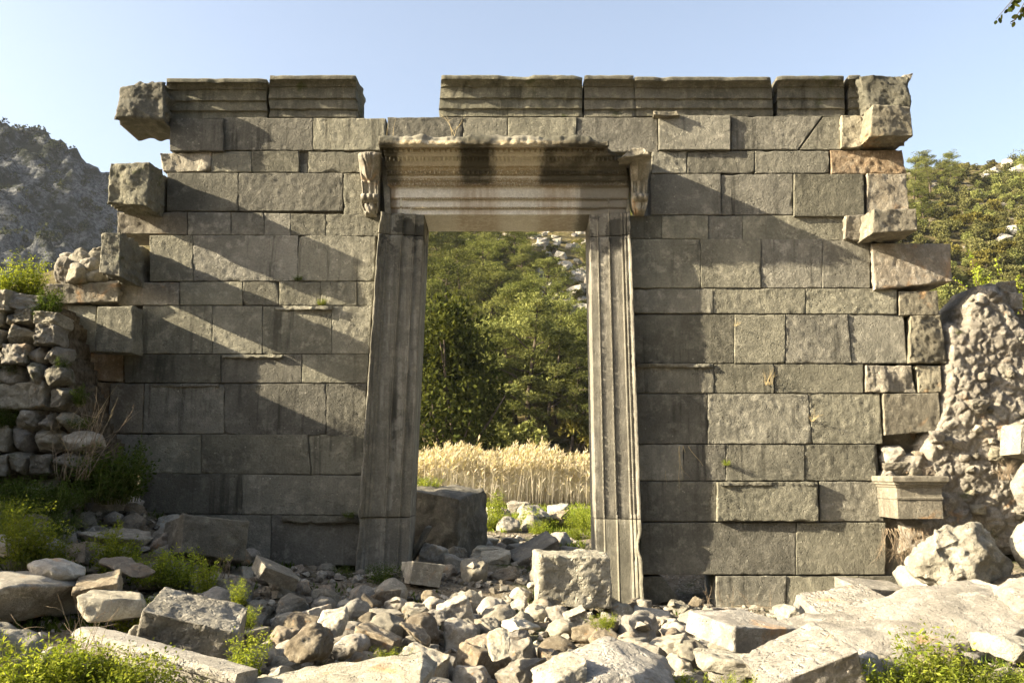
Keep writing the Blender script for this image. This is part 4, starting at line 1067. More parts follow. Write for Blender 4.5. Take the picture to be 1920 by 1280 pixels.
def make_bush(seed, n, rr3, leaf, wid, lobes=14, stems=7):
    r_ = random.Random(seed); Q, L = [], []
    for k in range(lobes):
        a = r_.uniform(0, 6.28); q = r_.random()**.6; z = r_.uniform(.25, .95); f = math.sqrt(max(.05, 1-(z-.35)**2*1.6))
        c = Vector((math.cos(a)*q*rr3[0]*f*.75, math.sin(a)*q*rr3[1]*f*.75, z*rr3[2]*.9)); s = r_.uniform(.22, .36)
        Q.append(clump(c, (rr3[0]*s, rr3[1]*s, rr3[2]*s*.7), n//lobes//2, 2, leaf, wid))
        if k < stems: L.append(limb(Vector((0,0,-.2)), c, c.length*.95, .012*rr3[2]+.01, r_, 4, 0, .08))
    return nquads('crown', np.concatenate(Q)), tubes('trunk', L, 4)
def plant_thing(name, parts, loc, rz=0, sc=1.0, label=None, cat=None, group=None):
    e = empty(name, loc, label, cat, group); e.rotation_euler = (0,0,rz); e.scale = (sc,sc,sc) if not isinstance(sc, tuple) else sc
    for nm, me in parts: link(nm, me, None, e)
    return e
def withmat(me, m):
    me = me.copy() if me.materials else me
    me.materials.clear(); me.materials.append(M[m]); return me
# ---- hillside behind
HF = lambda x, y: (max(0, y-54)*.37 if y > 54 else 0)
def hill(x, y):
    d = max(0.0, y-52+.12*x*0); s = d*d/(d+26)*.66
    s *= 1+.0016*x if x > 0 else 1+.001*x
    cap = 140+.05*x
    s = cap*(1-math.exp(-s/cap*1.12)) if s > 0 else 0
    s += 2.2*fb(x*.022, y*.022, 3, 4)*min(1, d/25)+.7*fb(x*.13, y*.13, 7, 3)*min(1, d/15)
    s *= smooth01(-150, -75, x) if x < -75 else 1
    return s+.2 if d > 0 else .2
hx = np.concatenate([np.arange(-160, -30, 4), np.arange(-30, 40, 1.2), np.arange(40, 420, 3.5)]); hy = np.concatenate([np.arange(50, 170, 1.4), np.arange(170, 420, 4)])
HZ = np.array([[hill(float(x), float(y)) for x in hx] for y in hy])
def hill_mat(name, soil, rock_, thr, rs, patchcol):
    t = NT(name); pos = t.n('ShaderNodeNewGeometry').outputs['Position']
    a = t.noise(pos, rs, 8, .65); b = t.noise(pos, rs*8, 8, .7); c = t.noise(pos, rs*30, 6, .7)
    col = t.mix(t.ramp(b, .35, .65), c4(soil[0]), c4(soil[1]))
    rk = t.mix(t.ramp(c, .36, .62), c4(rock_[0]), c4(rock_[1]))
    col = t.mix(t.ramp(t.math('ADD', t.math('MULTIPLY', a, .6), t.math('MULTIPLY', b, .4)), thr-.03, thr+.05), col, rk)
    col = t.mix(t.ramp(t.noise(pos, rs*5, 6, .7), .54, .62, 0, .85), col, c4(patchcol))  # dark green laid over random noise patches
    h = t.math('ADD', t.math('MULTIPLY', b, 1.0), t.math('MULTIPLY', c, .5))
    bp = t.n('ShaderNodeBump', {'Height': h, 'Strength': .9, 'Distance': .12/rs})
    return t.out(t.n('ShaderNodeBsdfPrincipled', {'Base Color': col, 'Roughness': .97, 'Normal': bp.outputs[0], 'Specular IOR Level': .05}).outputs[0])
tag(sheet('hillside', hx, hy, HZ, hill_mat('maquis_slope', ((.11,.09,.04),(.2,.165,.075)), ((.24,.225,.2),(.42,.4,.36)), .56, .05, (.055,.06,.02))), kind='structure')
def on_ray(px, py, y0=54, y1=330):
    """first point of the slope met by a sight line"""
    d = ray(px, py); y = y0
    while y < y1:
        t = (y-EYE.y)/d.y; p = EYE+d*t
        if p.z <= hill(p.x, y): return Vector((p.x, y, hill(p.x, y)))
        y += .5
    return None
PINES = []
for s in range(6):
    cr, tr = make_pine(40+s, 10, [.27,.3,.25,.33,.28,.3][s], [18,16,20,15,18,17][s], [.2,.3,.15,.3,.25,.2][s])
    PINES.append((withmat(cr, 'pine' if s%2 == 0 else 'pine2'), withmat(tr, 'bark')))
BUSH = []
for s in range(5):
    cr, tr = make_bush(60+s, 1500, (2.0, 2.0, [2.2,2.6,1.8,3.0,2.3][s]), .34, .2, [15,18,13,20,15][s])
    BUSH.append((withmat(cr, 'shrub'), withmat(tr, 'bark')))
YB = (withmat(BUSH[0][0], 'shrub_y'), BUSH[0][1]); PB = [(withmat(BUSH[k][0], 'pine2'), BUSH[k][1]) for k in (1, 3)]
r = random.Random(101)
def put_pine(px, py, h, k, label, group='pines on the hillside behind the doorway', p=None):
    p = p or on_ray(px, py)
    if p is None: return
    return plant_thing('pine_tree', (('crown', PINES[k][0]), ('trunk', PINES[k][1])), p, r.uniform(0,6.28), (h/10*r.uniform(1.0,1.25), h/10*r.uniform(1.0,1.25), h/10), label, 'pine tree', group)
# the wooded slope seen through the doorway, nearest trees first
put_pine(985, 838, 13.5, 1, 'tall pale pine with drooping boughs in the middle of the doorway view')
put_pine(1070, 845, 8.0, 3, 'broad pale pine at the right of the doorway above the reeds')
put_pine(1130, 842, 9.5, 2, 'pine half hidden by the right door jamb above the reeds')
put_pine(1020, 836, 10.5, 5, 'pine close right of the tall pale pine')
put_pine(945, 832, 11.0, 0, 'pine close left of the tall pale pine')
put_pine(900, 838, 9.0, 4, 'mid green pine between the dark tree and the tall pale pine')
rows = [(818, 5), (790, 5), (762, 6), (732, 6), (700, 6), (668, 7), (636, 7), (604, 7), (574, 8), (546, 8), (520, 8), (496, 8), (472, 9), (452, 8), (436, 7)]
for q, (py, n) in enumerate(rows):
    for i in range(n):
        px = 770+370*(i+r.uniform(.1,.9))/n; yy = py+r.uniform(-11, 11)
        if px > 1000 and 425 < yy < 690 and r.random() < .88: continue
        side = 'left' if px < 890 else ('right' if px > 1010 else 'middle')
        put_pine(px, yy, r.uniform(6.0, 11.0), r.randrange(6), f'pine in the {ORD[min(9,q//2+1)].replace("nearest ","") or "second "}row up the wooded slope at the {side} of the doorway view')
for i in range(34):
    px, py = r.uniform(985, 1125), r.uniform(430, 640); p = on_ray(px, py)
    if p is None: continue
    b = YB if r.random() < .45 else BUSH[r.randrange(5)]
    plant_thing('shrub', (('crown', b[0]), ('trunk', b[1])), p, r.uniform(0,6), r.uniform(.35,.8), 'low scrub bush on the stony clearing seen at the upper right of the doorway' if b is not YB else 'yellowish scrub bush on the stony clearing seen at the upper right of the doorway', 'shrub', 'scrub on the stony clearing')
for i in range(90):
    px, py = r.uniform(985, 1115), r.uniform(428, 590); p = on_ray(px, py)
    if p is None: continue
    o = link('scree_rock', variant(r.choice(['angular','slab']), r.randrange(7), 'rock_pale' if r.random() < .6 else 'rock'), None, None, p+Vector((0,0,.1)))
    s = r.uniform(.8, 2.2); o.scale = (s*1.3, s, s*.8); o.rotation_euler = (r.uniform(-.4,.4), r.uniform(-.4,.4), r.uniform(0,6))
    tag(o, 'pale boulder of the scree seen at the upper right of the doorway', 'boulder', 'scree boulders on the slope')
for (px, py, h) in ((860,842,3.2),(930,846,3.0),(1000,846,2.6),(1085,848,3.6),(840,844,2.5),(960,846,2.3),(1120,846,3.0)):
    p = on_ray(px, py) or Vector((xof(px,py,56), 56, .3)); b = YB if px in (1085,1120) else PB[px%2]
    plant_thing('shrub', (('crown', b[0]), ('trunk', b[1])), p, r.uniform(0,6), h/2.6, ORD[{840:6,860:5,930:4,960:3,1000:2,1085:1,1120:7}[px]].replace('nearest','rightmost')+'leafy bush right behind the reed bed', 'shrub', 'bushes behind the reed bed')
# evergreen close behind the left jamb, its shade put into dark leaf colour
cr, tr = make_bush(91, 11000, (4.3, 4.0, 11.5), .42, .2, 70, 12)
p = Vector((xof(842, 860, 50), 50, .3))
plant_thing('evergreen_tree', (('crown', withmat(cr, 'dark_leaf')), ('trunk', withmat(tr, 'bark'))), p, .4, (1.15,1.15,1.22), 'large dark evergreen tree at the left of the doorway view', 'tree')
cr2 = cr.copy()
for k, (x, y, s) in enumerate(((-11,57,1.1),(-19,50,1.0))):
    plant_thing('evergreen_tree', (('crown', cr), ('trunk', tr)), Vector((x, y, .3)), 2+k, s, ['dark evergreen tree hidden behind the left jamb', 'dark evergreen tree behind the left half of the wall'][k], 'tree')
# right-hand slope: a maquis of rounded bushes, each planted where the sight line meets the slope
n = 0; tries = 0; pts = []
while n < 230 and tries < 5000:
    tries += 1; px, py = r.uniform(1695, 1935), r.uniform(300, 640); p = on_ray(px, py)
    if p is None: continue
    d = math.hypot(p.x, p.y+12.5); m = 1 if py < 420 else 1.05
    if any((p-q).length < 1.9*m for q in pts): continue
    pts.append(p); n += 1; s = r.uniform(.6, 1.1)*m
    b = r.choices([BUSH[r.randrange(5)], PB[r.randrange(2)], YB], [6, 2, 1.2])[0]
    lab = {0: 'upper', 1: 'middle', 2: 'lower'}[0 if py < 390 else (1 if py < 470 else 2)]
    tone = 'yellowish' if b is YB else ('light green' if b in PB else 'dull green')
    plant_thing('shrub', (('crown', b[0]), ('trunk', b[1])), p-Vector((0,0,.2)), r.uniform(0,6), (s, s, s*r.uniform(.8,1.1)), f'{tone} rounded maquis bush on the {lab} part of the slope right of the wall', 'shrub', 'maquis bushes on the right hand slope')
put_pine(0,0, 10.5, 1, 'tallest pine on the skyline right of the wall end', 'pines on the right hand slope', on_ray(1745, 372))
put_pine(0,0, 9.0, 3, 'broad pine left of the tallest one by the wall end', 'pines on the right hand slope', on_ray(1712, 378))
put_pine(0,0, 8.0, 4, 'pine right of the tallest one on the right hand skyline', 'pines on the right hand slope', on_ray(1785, 352))
put_pine(0,0, 7.0, 0, 'lower pine below the skyline right of the wall end', 'pines on the right hand slope', on_ray(1735, 425))
for k, (px, py, s) in enumerate(((1905,302,5.5),(1890,315,3.5),(1862,332,3.0),(1845,338,2.2),(1900,440,2.5),(1880,452,2.0),(1915,330,4))):
    p = on_ray(px, py)
    if p: 
        o = link('scree_rock', variant('angular', k, 'rock_pale'), None, None, p+Vector((0,0,s*.2))); o.scale = (s*1.3, s, s*.8); o.rotation_euler = (.2, .1*k, k)
        tag(o, ORD[k].replace('nearest','highest')+'bare pale rock outcrop among the bushes right of the wall' if k else 'highest bare pale rock outcrop among the bushes right of the wall', 'rock')
# the same wood and maquis carried on over the rest of the slope, beside what the photograph shows
Q = []
for k in range(2300):
    y = 57+230*r.random()**1.15; px = r.choice([r.uniform(340, 735), r.uniform(1165, 1670), r.uniform(1165, 1670), r.uniform(1950, 2500)]); x = (px-960)/F*(y+12.5)
    if n1(x*.05, y*.05, 9) < -.28: continue
    s = r.uniform(1.6, 3.4); Q.append(clump((x, y, hill(x, y)+s*.5), (s, s, s*.9), 80, 2, .6, .34))
tag(link('slope_woodland', nquads('slope_woodland', np.concatenate(Q)), M['pine']), kind='stuff')
# ---- far mountain at left
def mount():
    xs_ = np.linspace(-560, -90, 230); ys_ = np.linspace(150, 520, 180); Z = np.zeros((180,230))
    for j, y in enumerate(ys_):
        for i, x in enumerate(xs_):
            k = x+ (y-430)*-.05
            ridge = 181+(-259-k)*.5
            if k > -215: ridge = max(0, 159-(k+215)*1.05)
            ridge = min(ridge, 330)
            t = (430-y)/270
            f = 1-smooth01(-.05, 1.02, t) if t > 0 else 1-.55*min(1, -t*2)
            f = f*.35+.65*max(0, 1-max(0, t))**1.15 if t > 0 else f
            q = Vector((x*.012, y*.012, 1.7)); rid = 1-abs(noise.noise(q*1.9))*2
            z = ridge*f+ (15*(.35+.65*smooth01(.02,.3,t))*noise.fractal(q*1.3, 1, 2, 5)+10*(rid-.5)*(.2+.8*smooth01(.02,.3,t)))*min(1, ridge*f/40) + 9*noise.fractal(q*6, .7, 2, 6)*min(1, ridge*f/40)
            Z[j, i] = z-1.0
    return xs_, ys_, Z
mx, my, mz = mount()
tag(sheet('mountain', mx, my, mz, hill_mat('rocky_mountain', ((.03,.035,.026),(.05,.055,.04)), ((.042,.046,.048),(.19,.195,.195)), .47, .022, (.018,.022,.012))), kind='structure')  # rock tint darkened and cooled to stand for bluish haze
def mz_at(x, y):
    i = (x-mx[0])/(mx[1]-mx[0]); j = (y-my[0])/(my[1]-my[0]); a, b = int(i), int(j); u, v = i-a, j-b
    return (mz[b,a]*(1-u)+mz[b,a+1]*u)*(1-v)+(mz[b+1,a]*(1-u)+mz[b+1,a+1]*u)*v
Q = []
for k in range(2600):
    x, y = r.uniform(-420, -120), r.uniform(165, 440)
    if n1(x*.02, y*.02, 5)+.35*n1(x*.08, y*.08, 1) < -.06: continue
    if not (-.72 < x/(y+12.5) < -.42): continue
    s = r.uniform(1.2, 2.8); Q.append(clump((x, y, mz_at(x,y)+s*.4), (s, s, s*.75), 16, 2, s*.75, s*.5))
tag(link('scrub', nquads('scrub', np.concatenate(Q)), M['scrub_dark']), kind='stuff')
# ---- reed bed
def reeds(n):
    Y = NR.uniform(21.5, 48, n); px = NR.uniform(560, 1340, n); X = (px-960)/F*(Y+12.5); Zb = gz_np(X, Y)
    Hh = NR.normal(1.95, .22, n)-(Y < 24)*.35+.18*np.sin(X*1.7)+.12*np.sin(X*.6+2); lean = NR.normal(0, .09, (n,2))
    P = np.stack([X, Y, Zb], 1); A = unit(np.stack([lean[:,0]+.05, lean[:,1], np.ones(n)], 1))
    st = cards(P, A, Hh, .024, np.tile([0,1.,0], (n,1))+NR.normal(size=(n,3))*.2)
    Ql = [st]
    for k in range(3):
        f = NR.uniform(.25, .85, n)[:,None]; B = P+A*Hh[:,None]*f
        D = unit(np.stack([NR.normal(0,.8,n), NR.normal(0,.5,n), NR.uniform(.3,1.4,n)], 1))
        Ql.append(cards(B, D, NR.uniform(.25,.5,n), .022))
    lf = np.concatenate(Ql)
    T_ = P+A*Hh[:,None]*.97; Pl = []
    for k in range(5):
        D = unit(np.stack([NR.normal(.35,.35,n), NR.normal(0,.3,n), NR.uniform(.3,1.2,n)], 1)); Pl.append(cards(T_-A*NR.uniform(0,.16,n)[:,None], D, NR.uniform(.16,.28,n), .05))
    return lf, np.concatenate(Pl)
lf, pl = reeds(28000)
e = tag(link('reed_bed', nquads('reed_bed', lf), M['reed']), kind='stuff')
tag(link('plumes', nquads('plumes', pl), M['plume'], e), kind='stuff')
# ---- meadow beyond the doorway
def blades(n, fx, fy, hh, w, dens):
    X = NR.uniform(*fx, n); Y = NR.uniform(*fy, n)
    k = np.array([n1(x*.9, y*.9, 3) > dens for x, y in zip(X, Y)]); X, Y = X[k], Y[k]; n = len(X)
    P = np.stack([X, Y, gz_np(X, Y)-.01], 1); A = unit(np.stack([NR.normal(0,.45,n), NR.normal(0,.45,n), np.ones(n)], 1))
    return cards(P, A, NR.uniform(.5,1.2,n)*hh, w)
tag(link('meadow_grass', nquads('meadow_grass', np.concatenate([blades(16000, (-2.5,3.2), (5.0,16), .15, .03, -.05), blades(3500, (-4,5), (14,21.5), .26, .04, .0), blades(5000, (-1.2,1.3), (1.6,5.5), .12, .02, .12)])), M['grass']), kind='stuff')
tag(link('ground_cover', nquads('ground_cover', np.concatenate([blades(14000, (-4.5,4.5), (-6.6,-.3), .09, .018, .12), blades(9000, (-7.5,-3), (-6,-.4), .13, .022, -.1), blades(5000, (2.5,6.5), (-6.6,-3), .12, .022, .0)])), M['weed_dark']), kind='stuff')
# ---- weeds: leafy stems
def make_weed(seed, H, spread_, ns, leaf, per):
    r_ = random.Random(seed); L, Q = [], []
    for k in range(ns):
        a = r_.uniform(0, 6.28); q = spread_*math.sqrt(r_.random())
        base = Vector((math.cos(a)*q*.45, math.sin(a)*q*.45, -.04)); d = Vector((math.cos(a)*q*.75, math.sin(a)*q*.75, H*.95))
        pts, rad = limb(base, d, H*r_.uniform(.6, 1.1), .004, r_, 5, -.03, .1); L.append((pts, rad))
        n = int(per*r_.uniform(.7,1.2)); t = NR.uniform(.12, 1.0, n); i = np.minimum(4, (t*5).astype(int)); PP = np.array([list(v) for v in pts]); f = (t*5-i)[:,None]
        P = PP[i]*(1-f)+PP[i+1]*f
        A = unit(NR.normal(size=(n,3))*np.array([1,1,.45])+np.array([0,0,.35])); l = leaf*NR.uniform(.6,1.25,n)*(1.15-.45*t)
        P = P+A*(.012+.03*NR.random((n,1)))
        Q.append(cards(P, A, l, l*.42, np.tile([0,0,1.], (n,1))+NR.normal(size=(n,3))*.5))
    return nquads('foliage', np.concatenate(Q)), tubes('stem', L, 4)
WEED = []
for s, (H, sp, ns, lf_, per) in enumerate(((.5,.28,34,.05,56),(.42,.34,36,.046,50),(.62,.24,26,.054,64),(.34,.4,38,.046,44))):
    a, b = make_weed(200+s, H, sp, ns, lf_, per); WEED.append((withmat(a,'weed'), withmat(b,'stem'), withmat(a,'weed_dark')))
wr = random.Random(9)
def weed(px, py, Y, s, k, label, dark=False, z=None, group='leafy weeds among the stones', yoff=0):
    c = at(px, py, Y); zz = gz(c.x, Y) if z is None else z
    zz = max(zz-.03, c.z-.12) if z is None else zz
    w = WEED[k%4]
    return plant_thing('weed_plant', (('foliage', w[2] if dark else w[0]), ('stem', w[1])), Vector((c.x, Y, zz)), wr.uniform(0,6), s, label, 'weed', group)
weed(40,1035,-3.9,1.05,2,'tall bright weed at the left edge behind the blunt grey stone'); weed(75,1030,-3.7,.95,0,'bright bushy weed just right of the one at the left edge'); weed(10,985,-3.2,1.1,1,'bright weed cut by the left edge of the picture')
weed(95,1045,-3.6,.8,1,'low bright weed above the oblong rounded stone')
weed(205,1052,-3.0,.95,2,'upright bright weed in front of the flat bluish slab'); weed(232,1046,-2.9,.7,0,'smaller bright weed beside the upright one by the bluish slab'); weed(285,1072,-3.0,.95,1,'bright weed left of the dark leaning block'); weed(335,1080,-2.9,.95,0,'bright weed at the foot of the dark leaning block'); weed(385,1094,-3.1,.7,2,'weed with upright stems below the dark leaning block')
weed(262,1158,-4.6,.8,1,'yellowish weed on the flat grey slab by the tooled block'); weed(448,1112,-3.8,.45,2,'small upright weed between rubble right of the tooled block'); weed(463,1150,-4.6,.45,0,'bright weed at the right upper corner of the tooled block'); weed(458,1245,-5.9,.62,2,'bright sprig at the right lower corner of the tooled block')
for i, (px, py, s, k) in enumerate(((60,1290,1.1,0),(110,1285,1.05,1),(160,1290,1.15,3),(215,1288,1.0,1),(30,1270,.8,3),(270,1292,.8,0),(340,1290,.6,3),(140,1255,.7,0))):
    weed(px, py, -6.45, s, k, ['leftmost tall','second','third','fourth','very low leftmost','fifth','sixth and smallest','rearmost'][i]+' weed of the clump along the bottom edge at left', group='weed clump at the bottom left')
for i, (px, py, s, k) in enumerate(((1600,1300,.62,1),(1660,1300,.8,0),(1715,1295,.75,2),(1762,1290,.92,2),(1810,1295,.85,0),(1865,1300,.7,1),(1905,1275,.8,3),(1690,1282,.7,3),(1780,1305,.9,1))):
    weed(px, py, -6.2, s, k, ['leftmost','second','third','tallest','fifth','sixth','rightmost','rear left','front right'][i]+' weed of the big bright clump at the bottom right', group='weed clump at the bottom right')
weed(1290,1270,-5.9,.55,3,'small weed in front of the low white stone'); weed(1385,1285,-6.4,.5,1,'small weed left of the pitted slab at the bottom edge'); weed(735,1225,-5.6,.55,3,'small dry looking weed above the long pale slab'); weed(1130,1150,-4.0,.45,3,'little weed below the rough pale cube')
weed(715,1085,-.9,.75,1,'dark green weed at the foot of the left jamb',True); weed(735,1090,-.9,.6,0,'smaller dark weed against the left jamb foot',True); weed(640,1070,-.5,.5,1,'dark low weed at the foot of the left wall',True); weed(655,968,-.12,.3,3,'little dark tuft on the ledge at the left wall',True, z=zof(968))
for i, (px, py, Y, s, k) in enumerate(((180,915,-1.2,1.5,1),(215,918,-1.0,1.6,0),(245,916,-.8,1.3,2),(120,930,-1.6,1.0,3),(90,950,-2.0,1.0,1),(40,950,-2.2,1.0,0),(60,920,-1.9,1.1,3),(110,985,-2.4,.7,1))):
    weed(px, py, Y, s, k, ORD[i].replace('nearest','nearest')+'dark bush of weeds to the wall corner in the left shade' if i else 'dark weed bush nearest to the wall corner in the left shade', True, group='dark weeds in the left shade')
for i, (px, py, s) in enumerate(((10,556,.95),(30,560,.9),(58,556,1.0),(75,562,.8))):
    weed(px, py, -1.1+.1*(i%2), s, i, ['leftmost','second','tallest','rightmost'][i]+' bright weed growing on top of the left rubble wall', z=zof(py, -1.1), group='weeds on the left rubble wall')
for i, (px, py, s, dk) in enumerate(((95,585,.7,True),(75,600,.55,True),(148,760,.5,True),(150,800,.5,True),(12,800,.6,True),(20,700,.4,True),(115,700,.4,True))):
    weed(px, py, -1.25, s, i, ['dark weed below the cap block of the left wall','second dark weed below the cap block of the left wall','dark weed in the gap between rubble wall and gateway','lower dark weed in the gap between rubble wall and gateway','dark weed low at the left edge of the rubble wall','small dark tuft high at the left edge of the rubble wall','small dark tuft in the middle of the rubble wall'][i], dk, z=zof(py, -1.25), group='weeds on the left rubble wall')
weed(805,912,2.2,.7,3,'bright weed on the block behind the left jamb', z=zof(912,2.2)-.02)
for i, (px, py, Y, s) in enumerate(((915,985,5.5,.9),(950,985,6,.9),(990,995,6,.8),(1040,990,6.5,.9),(1080,985,6.5,1.0),(1105,990,6,1.0),(930,965,7.5,1.0),(1090,1015,4.5,.8),(880,1040,3.2,.5),(1010,1010,5,.7))):
    weed(px, py, Y, s*1.15, i, ORD[i].replace('nearest ','')+'meadow weed beyond the threshold stones' if i else 'meadow weed beyond the threshold by the dark block', i in (8,), group='meadow weeds beyond the threshold')
# dry stalks and roots
def stalks(name, base, n, H, spread_, mat, label, cat, branches=2, r0=.004, droop=0, seed=1, dirv=(0,0,1), group=None):
    r_ = random.Random(seed); L = []
    for k in range(n):
        b = Vector((r_.uniform(-spread_,spread_)*.5, r_.uniform(-.1,.1), 0)); d = Vector(dirv)+Vector((r_.gauss(0,.25), r_.gauss(0,.2), r_.gauss(0,.15)))
        pts, rad = limb(b, d, H*r_.uniform(.55,1.05), r0, r_, 7, droop, .12); L.append((pts, rad))
        for _ in range(branches):
            i = r_.randrange(2, 6); L.append(limb(pts[i], (pts[i+1]-pts[i]).normalized()+Vector((r_.gauss(0,.7), r_.gauss(0,.4), r_.gauss(0,.5))), H*.3, r0*.6, r_, 4, droop, .2))
    return tag(link(name, tubes(name, L, 4), M[mat], None, base), label, cat, group)
stalks('dry_stalks', at(140,900,-1.7), 16, 1.2, .5, 'twig', 'tangle of dry grey stalks in front of the left rubble wall', 'dry plant', 3, .006, seed=3)
stalks('dry_stalks', at(143,880,-1.3), 3, 1.3, .15, 'straw', 'tall thin straw stalks at the corner of the left rubble wall', 'dry plant', 2, .005, seed=8)
stalks('dry_stalks', at(158,1258,-6.0), 9, .55, .35, 'twig', 'bare thorny twigs rising from the weeds at bottom left', 'dry plant', 3, .0035, seed=5)
stalks('dry_stalks', at(405,1085,-2.6), 12, .4, .4, 'twig', 'dry brown twigs in front of the dark leaning block', 'dry plant', 3, .004, seed=6)
stalks('dry_stalks', at(1385,1145,-.6), 14, .38, .9, 'twig', 'low dry twigs along the foot of the right wall', 'dry plant', 3, .003, seed=7)
stalks('hanging_roots', at(1281,836,-.03), 6, .75, .16, 'straw', 'thin pale roots hanging from a joint of the right wall', 'root', 1, .005, .06, 9, (0,-.05,-1))
stalks('root_tangle', at(1705,990,-.35), 60, .62, .75, 'twig', 'tangle of dry brown roots hanging under the moulded capital', 'root', 3, .0035, .08, 10, (0,-.3,-.8))
stalks('dry_stalks', at(1890,900,-.5), 26, .3, .3, 'twig', 'dry brown tuft in a hollow of the right rubble wall', 'dry plant', 3, .004, 0, 11)
stalks('dry_stalks', at(848,256,-.45), 3, .48, .12, 'straw', 'three dry straw stalks standing on the door cornice', 'dry plant', 2, .004, .0, 12)
stalks('dry_stalks', at(730,256,-.4), 2, .34, .16, 'straw', 'two thin straw stalks at the left end of the door cornice', 'dry plant', 0, .004, .0, 13)
stalks('dry_stalks', at(1070,1132,-1.75), 22, .35, .6, 'straw', 'dry straw crushed under the rough pale cube', 'dry plant', 2, .003, .05, 14, (.2,-.7,.15))
stalks('wall_tuft', at(1377,612,-.01), 12, .14, .05, 'straw', 'dry tuft in a joint of the right wall casting a long shadow', 'dry plant', 1, .003, .0, 15, (0,-.9,.3))
stalks('wall_tuft', at(1440,722,-.01), 16, .28, .12, 'straw', 'spread of straw flat on a low block of the right wall', 'dry plant', 1, .0025, .0, 16, (-.1,-.15,.8))
stalks('wall_tuft', at(1522,790,-.01), 12, .2, .04, 'straw', 'straw tuft in the upright joint of a tall right wall block', 'dry plant', 1, .0025, .0, 17, (0,-.4,.6))
weed(1362,872,-.04,.22,1,'tiny green weed in a joint of the right wall', z=zof(872)); weed(558,522,-.03,.22,3,'tiny dark weed in a joint of the upper left wall', True, z=zof(525)); weed(603,570,-.03,.25,1,'tiny green weed on a ledge of the left wall', z=zof(572))
# ---- saplings right of the wall and the twig hanging in from above
def sapling(name, base, H, n, leaf, mat, label, seed, spread_=.5, dirv=(0,0,1), cat='sapling'):
    r_ = random.Random(seed); L, Q = [], []
    for k in range(n):
        pts, rad = limb(Vector((0,0,0)), Vector(dirv)+Vector((r_.gauss(0,spread_*.8), r_.gauss(0,spread_*.5), r_.gauss(0,spread_*.4))), H*r_.uniform(.5,1), .012, r_, 6, 0, .12); L.append((pts, rad))
        PP = np.array([list(v) for v in pts]); m = 60; t = NR.uniform(.3,1,m); i = np.minimum(5,(t*6).astype(int)); f = (t*6-i)[:,None]
        P = PP[i]*(1-f)+PP[i+1]*f; A = unit(NR.normal(size=(m,3))+np.array([0,0,.2])); P = P+A*.02
        Q.append(cards(P, A, leaf*NR.uniform(.6,1.2,m), leaf*.55))
    e = empty(name, base, label, cat); link('foliage', nquads('foliage', np.concatenate(Q)), M[mat], e); link('stem', tubes('stem', L, 4), M['bark'], e); return e
sapling('sapling', at(1835,560,4.0), 1.2, 6, .06, 'weed', 'yellow green sapling rising behind the broken rubble wall', 21)
sapling('sapling', at(1925,600,4.5), 1.5, 10, .065, 'weed', 'yellow green sapling cut by the right edge behind the rubble wall', 22)
def twig():
    b = at(1990,-70,-7.2); L, A_ = [], []; r_ = random.Random(4)
    ends = [at(1868,38,-7.2), at(1890,16,-7.25), at(1898,46,-7.15), at(1915,28,-7.2)]
    e = empty('leafy_branch', b, 'leafy branch tip hanging into the top right corner', 'branch'); P = []; D = []
    for q in ends:
        v = q-b; pts = [v*t+Vector((0,0,.05*math.sin(t*3))) for t in (0,.25,.5,.75,1)]; L.append((pts, [.006,.005,.004,.003,.0015]))
        for k in range(9):
            t = .62+.38*k/8; P.append(v*t); dd = v.normalized()+Vector((r_.gauss(0,.7), r_.gauss(0,.5), r_.gauss(-.2,.6))); D.append(dd.normalized())
    P = np.array([list(p) for p in P]); D = np.array([list(d) for d in D]); n = len(P)
    Nn = np.tile([0,-1.,.2], (n,1))+NR.normal(size=(n,3))*.5
    S = unit(np.cross(D, Nn)); Ln = NR.uniform(.036,.055,n)[:,None]; Wn = Ln*.62; vs, fs = [], []
    for i in range(n):
        k = len(vs)
        for (a, s) in ((0,0),(.25,.8),(.55,1),(.85,.6),(1,0),(.85,-.6),(.55,-1),(.25,-.8)): vs.append(P[i]+D[i]*Ln[i]*a+S[i]*Wn[i]*.5*s)
        fs.append(tuple(range(k, k+8)))
    link('foliage', mesh('foliage', vs, fs, False), M['dark_leaf'], e); link('stem', tubes('stem', L, 5), M['bark'], e)
twig()
# unseen trees added behind the viewer to keep skylight off the wall
for k, (x, y, s) in enumerate(((-30,-34,1.0),(-19,-30,1.1),(-9,-33,1.0),(1,-29,1.15),(11,-32,1.0),(21,-28,1.1),(31,-24,1.0),(36,-12,.9))):
    plant_thing('evergreen_tree', (('crown', cr), ('trunk', tr)), Vector((x, y, .3)), k*1.3, (s*1.7, s*1.7, s*1.6), 'dark evergreen tree added behind the viewer outside the frame to block skylight', 'tree', 'added evergreens behind the viewer')
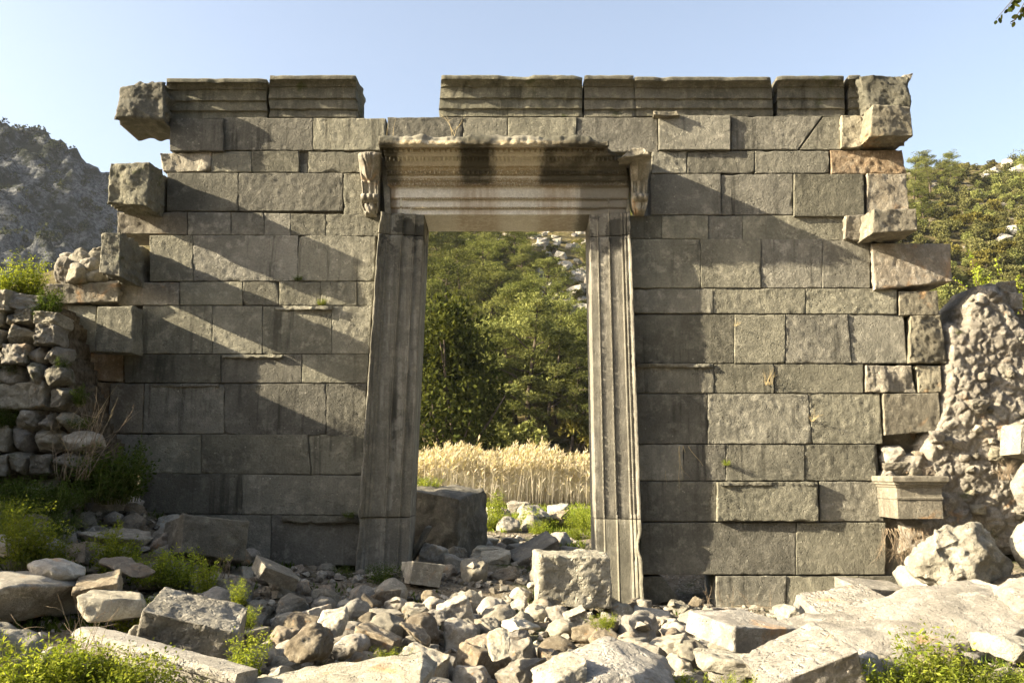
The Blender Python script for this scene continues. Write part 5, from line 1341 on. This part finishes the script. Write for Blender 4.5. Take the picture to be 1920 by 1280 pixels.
# ------------------------------------------------------------------ light and air
SUN = Vector((-1.0, -0.185, 0.44)).normalized()      # towards the sun
sun_d = bpy.data.lights.new('sun', 'SUN'); sun_d.energy = 5.0; sun_d.angle = math.radians(.5); sun_d.color = (1.0, .865, .63)
sun = bpy.data.objects.new('sun', sun_d); COL.objects.link(sun)
sun.rotation_euler = SUN.to_track_quat('Z', 'Y').to_euler()
W = bpy.data.worlds.new('World'); scene.world = W; W.use_nodes = True
wt = W.node_tree; bg = wt.nodes['Background']
sky = wt.nodes.new('ShaderNodeTexSky'); sky.sky_type = 'NISHITA'; sky.sun_disc = False
sky.sun_elevation = math.asin(SUN.z); sky.sun_rotation = math.atan2(SUN.x, SUN.y)
sky.air_density = 1.0; sky.dust_density = 3.5; sky.ozone_density = 1.0
hs = wt.nodes.new('ShaderNodeHueSaturation'); hs.inputs['Saturation'].default_value = .8
wt.links.new(sky.outputs[0], hs.inputs['Color']); wt.links.new(hs.outputs[0], bg.inputs[0]); bg.inputs[1].default_value = .08
scene.view_settings.view_transform = 'Standard'; scene.view_settings.look = 'None'
scene.view_settings.exposure = 2.1; scene.view_settings.gamma = 1.0
scene.cycles.max_bounces = 6; scene.cycles.diffuse_bounces = 3; scene.cycles.transmission_bounces = 4; scene.cycles.transparent_max_bounces = 4
try: scene.cycles.use_denoising = True
except Exception: pass

def haze():
    v = [(x,y,z) for z in (-4,330) for y in (-60,620) for x in (-640,340)]
    o = link('haze', mesh('haze', v, [(0,2,3,1),(4,5,7,6),(0,1,5,4),(2,6,7,3),(0,4,6,2),(1,3,7,5)], False))
    m = bpy.data.materials.new('haze'); m.use_nodes = True; nt = m.node_tree; nt.nodes.clear()
    ou = nt.nodes.new('ShaderNodeOutputMaterial'); pv = nt.nodes.new('ShaderNodeVolumePrincipled')
    pv.inputs['Color'].default_value = (.82,.88,1,1); pv.inputs['Density'].default_value = .00007; pv.inputs['Anisotropy'].default_value = 0
    nt.links.new(pv.outputs[0], ou.inputs['Volume']); o.data.materials.append(m); tag(o, kind='stuff')
haze()
